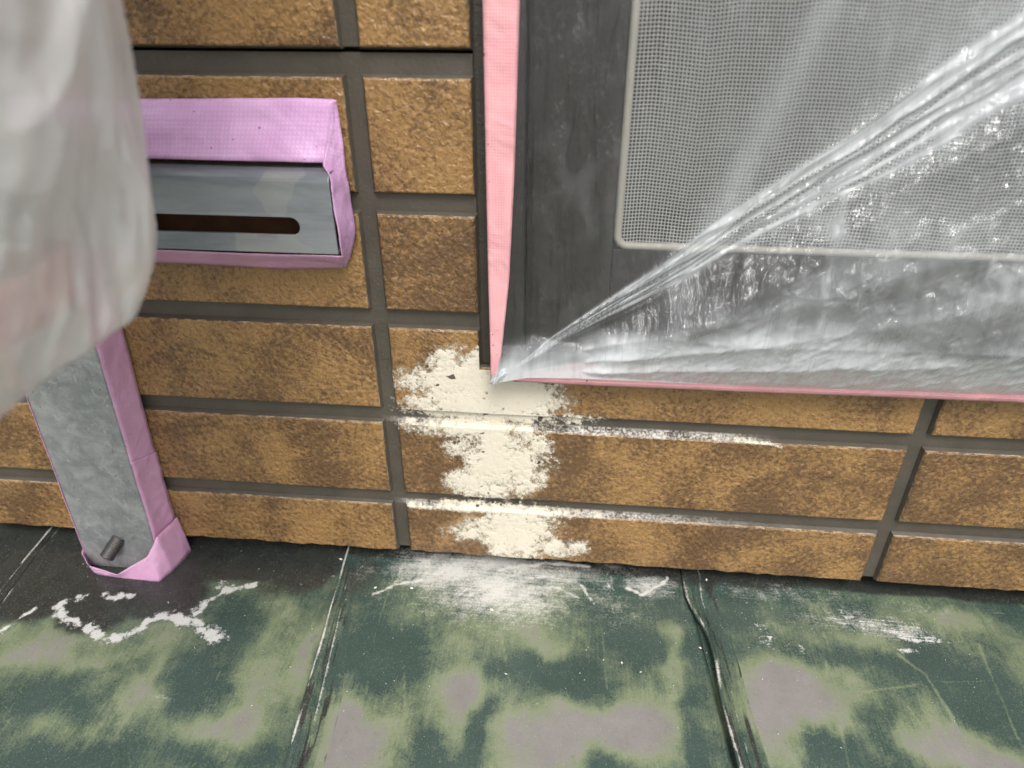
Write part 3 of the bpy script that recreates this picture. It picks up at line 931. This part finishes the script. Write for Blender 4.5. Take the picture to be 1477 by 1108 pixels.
BX0, BX1, BZ0, BZ1, BR = SX0 + 0.0018, SX1 - 0.0018, SZ0 + 0.0020, SZ1 - 0.0020, 0.005
loop = []
for cx, cz, a0 in ((BX0 + BR, BZ0 + BR, 180), (BX1 - BR, BZ0 + BR, 270), (BX1 - BR, BZ1 - BR, 0), (BX0 + BR, BZ1 - BR, 90)):
    for i in range(6):
        a = math.radians(a0 + i * 18)
        loop.append((cx + BR * math.cos(a), SY - 0.0004, cz + BR * math.sin(a)))
bead = tube('screen_bead', loop, 0.0018, M_BEAD, win, 8, True)
bead['label'] = 'pale beige rubber bead round the insect screen'

# woven screen: two sets of fine threads
V, F = [], []
def thread(pts, r=0.00021):
    b = len(V)
    n = len(pts)
    for i, p in enumerate(pts):
        a, c = pts[max(0, i - 1)], pts[min(n - 1, i + 1)]
        d = (Vector(c) - Vector(a)).normalized()
        u = d.cross(Vector((0, 1, 0))).normalized()
        for s, t in ((1, 0), (0, -1), (-1, 0), (0, 1)):
            q = Vector(p) + u * (r * s) + Vector((0, r * t, 0))
            V.append(q)
    for i in range(n - 1):
        for k in range(4):
            F.append((b + i * 4 + k, b + i * 4 + (k + 1) % 4, b + (i + 1) * 4 + (k + 1) % 4, b + (i + 1) * 4 + k))
PM = 0.00155
def bulge(x, z):
    return 0.0012 * math.sin(x * 37 + 1) * math.sin(z * 29)
xx = BX0
while xx < BX1:
    pts = []
    for i in range(22):
        z = BZ0 + (BZ1 - BZ0) * i / 21
        pts.append((xx + 0.0011 * math.sin(z * 46 + xx * 9) * min(1, (xx - BX0) / 0.02), SY + 0.0012 + bulge(xx, z), z))
    thread(pts)
    xx += PM
zz = BZ0
while zz < BZ1:
    pts = []
    for i in range(40):
        x = BX0 + (BX1 - BX0) * i / 39
        pts.append((x, SY + 0.0015 + bulge(x, zz), zz + 0.0009 * math.sin(x * 60 + zz * 14) * min(1, (zz - BZ0) / 0.02) + 0.0006 * math.sin(x * 210)))
    thread(pts)
    zz += PM
net = mesh_obj('screen_mesh', V, F, M_NET, win)
net['kind'] = 'stuff'
net['label'] = 'fine pale woven insect screen'
box('sash_stile', 0.072, 0.130, 0.018, 0.040, 0.022, WZ1 - 0.019, M_BRONZE, win, 0.001)
box('sash_rail', 0.1302, WX1 - 0.018, 0.018, 0.040, 0.022, 0.068, M_BRONZE, win, 0.001)
box('glass_pane', 0.1303, WX1 - 0.018, 0.027, 0.031, 0.0681, WZ1 - 0.019, M_GLASS, win)
box('room_back', 0.0, 0.62, 0.30, 0.31, -0.10, 0.50, M_ROOM, win)
# curtain folds inside
cx_ = np.linspace(0.225, 0.56, 140)
cz_ = np.linspace(0.02, 0.40, 12)
CX, CZ = np.meshgrid(cx_, cz_)
CY = 0.062 + 0.007 * np.sin(CX * 260 + CZ * 6) + 0.004 * np.sin(CX * 113)
grid_obj('curtain', CX, CY, CZ, M_CURTAIN, win)

# ------------------------------------------------------------------ masking film and its pink tape on the window
mask = thing('masking_film', 'creased clear plastic masking film taped over the window with pink tape', 'plastic sheet')

def ribbon(name, left, right, mat, parent, n=80, w=10, relief=0.0, seed=1, thick=0.00022):
    """tape: a strip between two 3-D polylines, with uv in metres"""
    def resample(pts, n):
        pts = [Vector(p) for p in pts]
        L = [0]
        for a, b in zip(pts[:-1], pts[1:]):
            L.append(L[-1] + (b - a).length)
        res = []
        for i in range(n):
            t = L[-1] * i / (n - 1)
            k = 0
            while k < len(L) - 2 and L[k + 1] < t:
                k += 1
            f = (t - L[k]) / max(1e-9, L[k + 1] - L[k])
            res.append(pts[k].lerp(pts[k + 1], min(1, max(0, f))))
        # soften the corners a little
        sm = [res[0]] + [(res[i - 1] + res[i] * 2 + res[i + 1]) / 4 for i in range(1, n - 1)] + [res[-1]]
        return sm, L[-1]
    a, La = resample(left, n)
    b, Lb = resample(right, n)
    V, F, UV = [], [], []
    for i in range(n):
        ax = (a[min(n - 1, i + 1)] - a[max(0, i - 1)])
        nn = ax.cross(b[i] - a[i])
        nn = nn.normalized() if nn.length > 1e-12 else Vector((0, -1, 0))
        for j in range(w):
            t = j / (w - 1)
            r = 0
            if relief:
                r = relief * float(fbm(np.array([i * 0.11 * 80 / n + seed]), np.array([t * 2.2 + seed * 3]), seed, 3)[0] - 0.5) * 2
            V.append(a[i].lerp(b[i], t) + nn * r)
            UV.append((i / (n - 1) * La, t * (b[i] - a[i]).length))
    for i in range(n - 1):
        for j in range(w - 1):
            F.append((i * w + j, (i + 1) * w + j, (i + 1) * w + j + 1, i * w + j + 1))
    o = mesh_obj(name, V, F, mat, parent, True)
    uvl = o.data.uv_layers.new(name='UVMap')
    for lp in o.data.loops:
        uvl.data[lp.index].uv = UV[lp.vertex_index]
    s = o.modifiers.new('Solidify', 'SOLIDIFY')
    s.thickness = thick
    s.offset = 0
    return o

tl = ribbon('masking_tape', [(0.0546, -0.0126, 0.385), (0.0544, -0.0128, 0.175), (0.0545, -0.0130, 0.060), (0.0549, -0.0132, 0.0052)],
            [(0.0692, -0.0129, 0.385), (0.0688, -0.0130, 0.175), (0.0668, -0.0134, 0.108), (0.0645, -0.0138, 0.060), (0.0605, -0.0142, 0.020), (0.0578, -0.0144, 0.0055)],
            M_PINK, mask, 120, 8, 0.0002, 4)
tl['label'] = 'upright strip of salmon pink tape along the window jamb'
tb = ribbon('masking_tape', [(0.0660, -0.0134, 0.0046), (0.10, -0.0136, 0.0042), (0.18, -0.0138, 0.0050), (0.25, -0.014, 0.0058), (0.32, -0.0142, 0.0065), (0.55, -0.0140, 0.0065)],
            [(0.0660, -0.0134, 0.0090), (0.10, -0.0142, 0.0175), (0.18, -0.0144, 0.0185), (0.25, -0.0146, 0.0185), (0.32, -0.0146, 0.0190), (0.55, -0.0146, 0.0190)],
            M_PINK, mask, 160, 6, 0.0003, 9)
tb['label'] = 'level strip of pink tape along the window sill'

# film
P0 = (0.0588, 0.0076)
DG = Vector((0.2520 - P0[0], 0.1630 - P0[1])).normalized()      # main crease runs up from the corner
us = np.concatenate([np.linspace(0, 0.55, 470)[:-1], np.linspace(0.55, 1.0, 60)])
vs_ = np.concatenate([np.linspace(0, 0.50, 330)[:-1], np.linspace(0.50, 1.0, 50)])
U, Vv = np.meshgrid(us, vs_)
ZT, XR = 0.384, 0.556
zb0 = np.interp(P0[0] + (XR - P0[0]) * U, [0.058, 0.064, 0.075, 0.10, 0.18, 0.25, 0.32, 0.56], [0.0036, 0.0052, 0.0082, 0.0092, 0.0095, 0.0105, 0.0122, 0.0122])
FZ = zb0 + (ZT - zb0) * Vv
XL = np.interp(FZ, [0.0040, 0.0076, 0.020, 0.060, 0.108, 0.175, 0.385], [0.0560, 0.0572, 0.0600, 0.0640, 0.0663, 0.0683, 0.0686])
FX = XL + (XR - XL) * U
rx, rz = FX - P0[0], FZ - P0[1]
r = np.hypot(rx, rz)
al = rx * DG.x + rz * DG.y                       # along the crease
qd = -rx * DG.y + rz * DG.x                      # + above it
grow = np.clip(al / 0.20, 0, 1.6)
# resting depth (towards the viewer, metres in front of y = 0)
edge = np.exp(-(FX - XL) / 0.006)
d_up = 0.0086 + 0.0062 * edge
below = sstep(0.0, 0.030, -qd)
belly = 0.0150 + 0.016 * sstep(0.0, 0.12, al) * below * np.clip((FZ - zb0) / 0.03, 0, 1) ** 0.7 * np.clip(1.25 - (FZ - zb0) / 0.16, 0.25, 1)
dep = d_up * (1 - below) + belly * below
dep = dep + 0.0035 * sstep(0.0, 0.05, al) * np.exp(-(qd / 0.012) ** 2)
# pleats: sharp ridges fanning out of the corner
th = np.arctan2(rz, rx)
th0 = math.atan2(DG.y, DG.x)
haze = np.full(FX.shape, 0.014)
def pleat(off, wid, hgt, hz, lean=0.0):
    global dep, haze
    q = th - (th0 + off) + (fbm(al * 30 + 50 * off, al * 0 + off * 9, 23, 3) - 0.5) * 0.035
    p = np.exp(-np.abs(q / wid) ** 1.3)
    ramp_ = sstep(0.004, 0.05, r)
    dep = dep + hgt * p * ramp_ * (0.4 + 0.6 * grow)
    haze = haze + hz * np.exp(-(q / (wid * 1.15)) ** 2) * sstep(0.002, 0.02, r)
for off, wid, hgt in ((0.012, 0.010, 0.0016), (-0.010, 0.009, 0.0026), (-0.032, 0.008, 0.0026), (-0.055, 0.010, 0.0022), (-0.085, 0.012, 0.0018), (-0.125, 0.02, 0.0016)):
    pleat(off, wid, hgt, 0.0)
tq_ = th - th0 + (fbm(al * 22, al * 0 + 3.3, 29, 3) - 0.5) * 0.03
band = sstep(-0.115, -0.075, tq_) * sstep(0.030, 0.012, tq_) * sstep(0.003, 0.02, r)
lines_ = ridged(tq_ * 95 + 4, al * 7, 37, 3)
haze = haze + band * (0.13 + 0.52 * np.clip(lines_ - 0.45, 0, 1) * 1.6)
halo = sstep(0.075, 0.02, tq_) * sstep(-0.02, 0.02, tq_) * sstep(0.05, 0.15, al)
haze = haze + 0.10 * halo * ridged(tq_ * 60, al * 26, 43, 3)
pleat(-0.30, 0.05, 0.0030, 0.10)
pleat(-0.42, 0.05, 0.0030, 0.16)
pleat(-0.55, 0.05, 0.0030, 0.20)
pleat(0.38, 0.06, 0.0010, 0.02)
# milky zones where the film hangs in several layers
low = sstep(0.050 + 0.010 * np.sin(FX * 40), 0.030, FZ) * np.maximum(below, sstep(0.034, 0.006, FZ) * sstep(-0.004, 0.010, rx))
haze = haze + 0.78 * low * (0.7 + 0.5 * fbm(FX * 20, FZ * 60, 41, 4))
haze = haze + 0.09 * below * sstep(0.05, 0.15, al)
blot = fbm(FX * 24 + 0.9 * FZ * 20, FZ * 30 - FX * 16, 77, 4)
haze = haze + 0.24 * below * sstep(0.46, 0.90, blot)
streak = np.exp(-(((FX - 0.2045) - 0.75 * (FZ - 0.075)) / 0.010) ** 2) * sstep(0.05, 0.075, FZ) * sstep(0.12, 0.09, FZ)
haze = haze + 0.10 * streak * below
haze = haze + 0.55 * np.exp(-(r / 0.010) ** 2)
# soft pale veils over the screen; upper right is a painted curtain reflection
veil = np.exp(-(((FX - 0.163) - 0.36 * (FZ - 0.11)) / 0.007) ** 2)
haze = haze + (1 - below) * (0.18 * veil + 0.15 * sstep(0.16, 0.24, FX) * sstep(0.09, 0.17, FZ) + 0.04 * fbm(FX * 30, FZ * 18, 12, 3))
haze = haze * (1 - 0.6 * (1 - below) * sstep(0.112, 0.104, FX) * sstep(0.004, 0.012, qd))
# crumples
rough_ = ridged((FX * DG.x + FZ * DG.y) * 60, (-FX * DG.y + FZ * DG.x) * 150, 61, 3) - 0.5
rough2 = ridged(FX * 120 + FZ * 40, FZ * 110, 67, 3) - 0.5
fade = np.clip((FX - XL) / 0.006, 0, 1) * np.clip((FZ - zb0) / 0.004, 0, 1)
dep = dep + fade * ((0.0003 + 0.0011 * below) * rough_ + (0.0001 + 0.0004 * below) * rough2)
dep = dep + 0.0022 * np.exp(-(r / 0.012) ** 2) * (fbm(FX * 600, FZ * 600, 3, 3) - 0.3)
dep = np.maximum(dep, 0.0080)
dep = np.maximum(dep, 0.0158 * sstep(0.046, 0.0195, FZ))
dep = np.maximum(dep, 0.0137 * np.maximum(sstep(0.044, 0.0225, FZ), sstep(0.0810, 0.0722, FX)))
crk = (0.26 + 1.15 * below * sstep(0.016, 0.045, FZ)) * (1 - 0.8 * np.exp(-((qd + 0.004) / 0.010) ** 2))
fl = grid_obj('film_sheet', FX, -dep, FZ, M_FILM, mask, {'haze': np.clip(haze, 0, 0.9), 'crinkle': crk})
# gathered tuft where tape and film meet at the corner
bm = bmesh.new()
bmesh.ops.create_icosphere(bm, subdivisions=4, radius=1.0)
for v in bm.verts:
    n_ = float(fbm(np.array([v.co.x * 2.4 + 5]), np.array([v.co.z * 2.4 + v.co.y * 1.7]), 4, 4)[0] - 0.5)
    s = 1 + 0.9 * n_
    x, y, z = v.co * s
    v.co = Vector((0.0590 + 0.0044 * x + 0.0016 * z, -0.0145 + 0.0030 * y, 0.0078 + 0.0046 * z + 0.0026 * x))
me = bpy.data.meshes.new('film_tuft')
bm.to_mesh(me)
bm.free()
at = me.attributes.new('haze', 'FLOAT', 'POINT')
at.data.foreach_set('value', [0.6] * len(me.vertices))
at = me.attributes.new('crinkle', 'FLOAT', 'POINT')
at.data.foreach_set('value', [1.0] * len(me.vertices))
me.materials.append(M_FILM)
me.polygons.foreach_set('use_smooth', [True] * len(me.polygons))
link(bpy.data.objects.new('film_tuft', me), mask)

# ------------------------------------------------------------------ galvanised stand: slotted rail on the wall and an upright leg on the roof
stand = thing('steel_stand', 'galvanised steel stand with a slotted rail and an upright leg edged in pink tape', 'metal stand')
RY, RZ0, RZ1, RX0, RX1 = -0.020, 0.0712, 0.1085, -0.46, -0.0140
bm = bmesh.new()
BRr = 0.0045
def V3(x, y, z):
    return bm.verts.new((x, y, z))
# front plate with its slots
za, zb = RZ0 + 0.0006, RZ1 - BRr
outer = [V3(RX0, RY, za), V3(RX1, RY, za), V3(RX1, RY, zb), V3(RX0, RY, zb)]
edges = [bm.edges.new((outer[i], outer[(i + 1) % 4])) for i in range(4)]
for (s0, s1) in ((-0.118, -0.0303), (-0.250, -0.160), (-0.39, -0.30)):
    sr, sz = 0.0041, 0.0846
    lp = []
    for i in range(9):
        a = math.radians(-90 + 180 * i / 8)
        lp.append(V3(s1 - sr + sr * math.cos(a), RY, sz + sr * math.sin(a)))
    for i in range(9):
        a = math.radians(90 + 180 * i / 8)
        lp.append(V3(s0 + sr + sr * math.cos(a), RY, sz + sr * math.sin(a)))
    edges += [bm.edges.new((lp[i], lp[(i + 1) % len(lp)])) for i in range(len(lp))]
bmesh.ops.triangle_fill(bm, use_beauty=True, use_dissolve=False, edges=edges)
# rounded bend and top flange
prev = (outer[3], outer[2])
for i in range(1, 7):
    a = math.radians(90 * i / 6)
    y, z = RY + BRr - BRr * math.cos(a), zb + BRr * math.sin(a)
    cur = (V3(RX0, y, z), V3(RX1, y, z))
    bm.faces.new((prev[0], prev[1], cur[1], cur[0]))
    prev = cur
cur = (V3(RX0, -0.0008, RZ1 - 0.0004), V3(RX1, -0.0008, RZ1 - 0.0004))
bm.faces.new((prev[0], prev[1], cur[1], cur[0]))
lowv = (V3(RX0, -0.0008, RZ0), V3(RX1, -0.0008, RZ0))
bm.faces.new((outer[1], outer[0], lowv[0], lowv[1]))
bmesh.ops.recalc_face_normals(bm, faces=bm.faces)
me = bpy.data.meshes.new('rail')
bm.to_mesh(me)
bm.free()
me.materials.append(M_RAIL)
rail = link(bpy.data.objects.new('rail', me), stand)
rail['label'] = 'level slotted galvanised rail fixed along the wall'
s = rail.modifiers.new('Solidify', 'SOLIDIFY')
s.thickness = 0.0016
s.offset = -1
b = rail.modifiers.new('Bevel', 'BEVEL')
b.width = 0.0004
b.segments = 2
b.limit_method = 'ANGLE'

box('slot_dark_backing', RX0, RX1 - 0.001, -0.0030, -0.0009, RZ0 + 0.002, RZ1 - 0.003, M_SLOT_DARK, stand)  # dark plate added behind the slots so they read as shaded depth
tp = ribbon('masking_tape', [(-0.45, -0.0012, 0.1350), (-0.10, -0.0012, 0.1353), (-0.055, -0.0015, 0.1358), (-0.03, -0.0030, 0.1368), (-0.0125, -0.0020, 0.1362)],
            [(-0.45, -0.0090, 0.1112), (-0.10, -0.0100, 0.1112), (-0.055, -0.0115, 0.1114), (-0.03, -0.0110, 0.1112), (-0.0172, -0.0095, 0.1108)], M_LILAC, stand, 150, 14, 0.0020, 5)  # lower edge bent outwards to shade the rail's top flange
tp['label'] = 'lilac pink tape leaning out from the wall over the top of the rail'
tq = ribbon('masking_tape', [(-0.0118, -0.0022, 0.1362), (-0.0112, -0.0030, 0.120), (-0.0108, -0.0040, 0.104), (-0.0100, -0.0030, 0.088), (-0.0098, -0.0030, 0.078), (-0.0135, -0.0030, 0.066), (-0.0180, -0.0030, 0.0585)],
            [(-0.0125, -0.0040, 0.1358), (-0.0165, -0.0090, 0.118), (-0.0168, -0.0160, 0.1115), (-0.0132, -0.0190, 0.107), (-0.0130, -0.0210, 0.095), (-0.0124, -0.0214, 0.083), (-0.0118, -0.0214, 0.0715)],
            M_LILAC, stand, 90, 14, 0.0007, 8)
tq['label'] = 'curled flap of pink tape wrapped round the end of the rail'
tr_ = ribbon('masking_tape', [(-0.45, -0.0190, 0.0705), (-0.10, -0.0190, 0.0706), (-0.03, -0.0190, 0.0708), (-0.0118, -0.0206, 0.0712)],
             [(-0.45, -0.0030, 0.0590), (-0.10, -0.0030, 0.0580), (-0.05, -0.0030, 0.0570), (-0.0180, -0.0030, 0.0585)], M_PINK2, stand, 90, 8, 0.0005, 12)
tr_['label'] = 'pink tape under the rail speckled with dirt'

# upright leg: steel angle with a front face and a side flange
def leg_x(x, z):
    return x + 0.045 * (z + 0.145) - 0.0045
LZ0, LZ1 = ZR + 0.0012, 0.125
def lp(x, y, z):
    return (leg_x(x, z), y, z)
TH = 0.0022
sec = [(-0.2010, -0.0200), (-0.1536, -0.0200), (-0.1522, -0.0186), (-0.1522, -0.0012), (-0.1522 - TH, -0.0012), (-0.1522 - TH, -0.0200 + TH), (-0.2010, -0.0200 + TH)]
V = [lp(x, y, z) for z in (LZ0, LZ1) for (x, y) in sec]
n = len(sec)
F = [(i, (i + 1) % n, n + (i + 1) % n, n + i) for i in range(n)] + [tuple(range(n))[::-1], tuple(range(n, 2 * n))]
leg = mesh_obj('leg', V, F, M_GALV, stand)
leg['label'] = 'mottled galvanised steel leg standing on the roof'
# threaded bolt through the foot
V, F = [], []
SEG = 18
axis_d = Vector((-0.42, -0.62, -0.62)).normalized()
u_ = axis_d.cross(Vector((0, 0, 1))).normalized()
v_ = axis_d.cross(u_)
o0 = Vector((leg_x(-0.1765, -0.118), -0.0195, -0.1205))
steps = 44
for i in range(steps):
    for k in range(SEG):
        a = 2 * math.pi * k / SEG
        ph = (i / 4.0 - k / SEG) % 1.0
        rr = 0.0038 + 0.0008 * (1 - abs(2 * ph - 1))
        p = o0 + axis_d * (i * 0.0145 / steps - 0.002) + (u_ * math.cos(a) + v_ * math.sin(a)) * rr
        V.append(p)
F = [(i * SEG + k, i * SEG + (k + 1) % SEG, (i + 1) * SEG + (k + 1) % SEG, (i + 1) * SEG + k) for i in range(steps - 1) for k in range(SEG)]
F += [tuple(range((steps - 1) * SEG, steps * SEG)), tuple(range(SEG))[::-1]]
mesh_obj('bolt', V, F, M_BOLT, stand, True)
# tape on the side flange, in two overlapping lengths
fx = -0.1518
t1 = ribbon('masking_tape', [lp(fx, -0.0206, -0.060), lp(fx - .0002, -0.0204, 0.02), lp(fx - .0002, -0.0204, 0.09)],
            [lp(fx + 0.0022, 0.0 - 0.0011, -0.068), lp(fx + 0.003, -0.0010, 0.02), lp(fx + 0.003, -0.0010, 0.09)], M_PINK2, stand, 60, 8, 0.0006, 15)
t1['label'] = 'upper length of pink tape along the side of the leg'
t2 = ribbon('masking_tape', [lp(fx + .0006, -0.0212, -0.1415), lp(fx + .0005, -0.0210, -0.10), lp(fx + .0005, -0.0211, -0.057)],
            [lp(fx + 0.0050, -0.0012, -0.1340), lp(fx + 0.0030, -0.0009, -0.10), lp(fx + 0.0032, -0.0008, -0.064)], M_PINK2, stand, 60, 8, 0.0006, 16)
t2['label'] = 'lower length of pink tape along the side of the leg'
t3 = ribbon('masking_tape', [lp(-0.2013, -0.0206, -0.135), lp(-0.2013, -0.0206, 0.06)], [lp(-0.2052, -0.0110, -0.135), lp(-0.2045, -0.0110, 0.06)], M_PINK2, stand, 60, 5, 0.0004, 18)
t3['label'] = 'narrow edge of pink tape on the far side of the leg'
t4 = ribbon('masking_tape', [(-0.2080, -0.0040, -0.1455), (-0.2055, -0.0205, -0.1453), (-0.1960, -0.0272, -0.1452), (-0.1760, -0.0285, -0.1452), (-0.1545, -0.0288, -0.1452), (-0.1500, -0.0200, -0.1452), (-0.1475, -0.0010, -0.1445)],
            [(-0.2095, -0.0060, -0.1285), (-0.2055, -0.0225, -0.1310), (-0.1975, -0.0290, -0.1350), (-0.1790, -0.0310, -0.1385), (-0.1580, -0.0265, -0.1255), (-0.1515, -0.0220, -0.1130), (-0.1490, -0.0015, -0.1150)],
            M_PINK2, stand, 100, 9, 0.0008, 21)
t4['label'] = 'pink tape folded round the foot of the leg'

# ------------------------------------------------------------------ unit wrapped in plastic, standing above the leg
unit = thing('wrapped_unit', 'pale unit bundled in milky crumpled plastic above the steel leg', 'wrapped unit')
UC = Vector((-0.090, -0.161))
A = np.linspace(0, 2 * np.pi, 260)
T = np.concatenate([np.linspace(-0.30, 0, 26)[:-1], np.linspace(0, 1, 190)])
AA, TT = np.meshgrid(A, T)
face = math.atan2(-0.3197 - UC.y, 0.0946 - UC.x)
dA = np.angle(np.exp(1j * (AA - face)))
fr_ = np.clip((dA + 0.35) / 1.55, -0.6, 1)                 # 0 facing the viewer, 1 at the right-hand flank
hem = 0.0905 + 0.0165 * np.sign(fr_) * np.abs(fr_) ** 1.3 + 0.004 * (fbm(np.cos(AA) * 3 + 9, np.sin(AA) * 3 + 4, 3, 3) - 0.5)
top = 0.36
zz_ = np.where(TT >= 0, hem + (top - hem) * np.clip(TT, 0, 1), hem + 0.02 * TT)
RR = 0.0672 + 0.12 * (zz_ - 0.145)
RR = np.minimum(RR, 0.095)
cylx, cyly = np.cos(AA) * 4, np.sin(AA) * 4
fold = ridged(cylx * 0.55 + 2 + zz_ * 9, cyly * 0.55 - zz_ * 14, 5, 2) - 0.5
fold2 = fbm(cylx * 0.8 + zz_ * 14, cyly * 0.8 - zz_ * 18, 15, 3) - 0.5
RR = RR + 0.011 * fold + 0.006 * fold2 + 0.0030 * (ridged(cylx * 1.9 + zz_ * 26, cyly * 1.9 - zz_ * 34, 19, 3) - 0.5)
RR = RR - 0.004 * np.exp(-np.clip(TT, 0, 1) / 0.03)
RR = np.where(TT < 0, RR * (1 + TT * 2.6), RR)
RR = np.maximum(RR, 0.008)
hzw = 0.70 - 0.30 * np.exp(-np.clip(TT, 0, 1) / 0.12)
grid_obj('plastic_sheet', UC.x + RR * np.cos(AA), UC.y + RR * np.sin(AA), zz_, M_WRAP, unit, {'haze': hzw})
bm = bmesh.new()
bmesh.ops.create_cone(bm, cap_ends=True, segments=48, radius1=0.040, radius2=0.062, depth=0.22)
bmesh.ops.bevel(bm, geom=[e for e in bm.edges if abs(e.verts[0].co.z - e.verts[1].co.z) < 1e-6], offset=0.008, segments=3, affect='EDGES')
bmesh.ops.translate(bm, vec=(UC.x, UC.y, 0.248), verts=bm.verts)
me = bpy.data.meshes.new('casing')
bm.to_mesh(me)
bm.free()
me.materials.append(M_CASE)
me.polygons.foreach_set('use_smooth', [True] * len(me.polygons))
link(bpy.data.objects.new('casing', me), unit)
pts = []
ring_l = [(UC.x + 0.043 * math.cos(a), UC.y + 0.043 * math.sin(a), 0.090 + 0.014 * math.cos(a)) for a in np.linspace(0, 2 * math.pi, 60)]
ring_u = [(UC.x + 0.045 * math.cos(a), UC.y + 0.045 * math.sin(a), 0.106 + 0.014 * math.cos(a)) for a in np.linspace(0, 2 * math.pi, 60)]
ribbon('masking_tape', ring_l, ring_u, M_PINK, unit, 90, 4, 0.0004, 30)
# arm that carries the unit from the wall rail
box('support_arm', -0.130, -0.098, -0.170, -0.021, 0.112, 0.128, M_GALV, unit, 0.001)
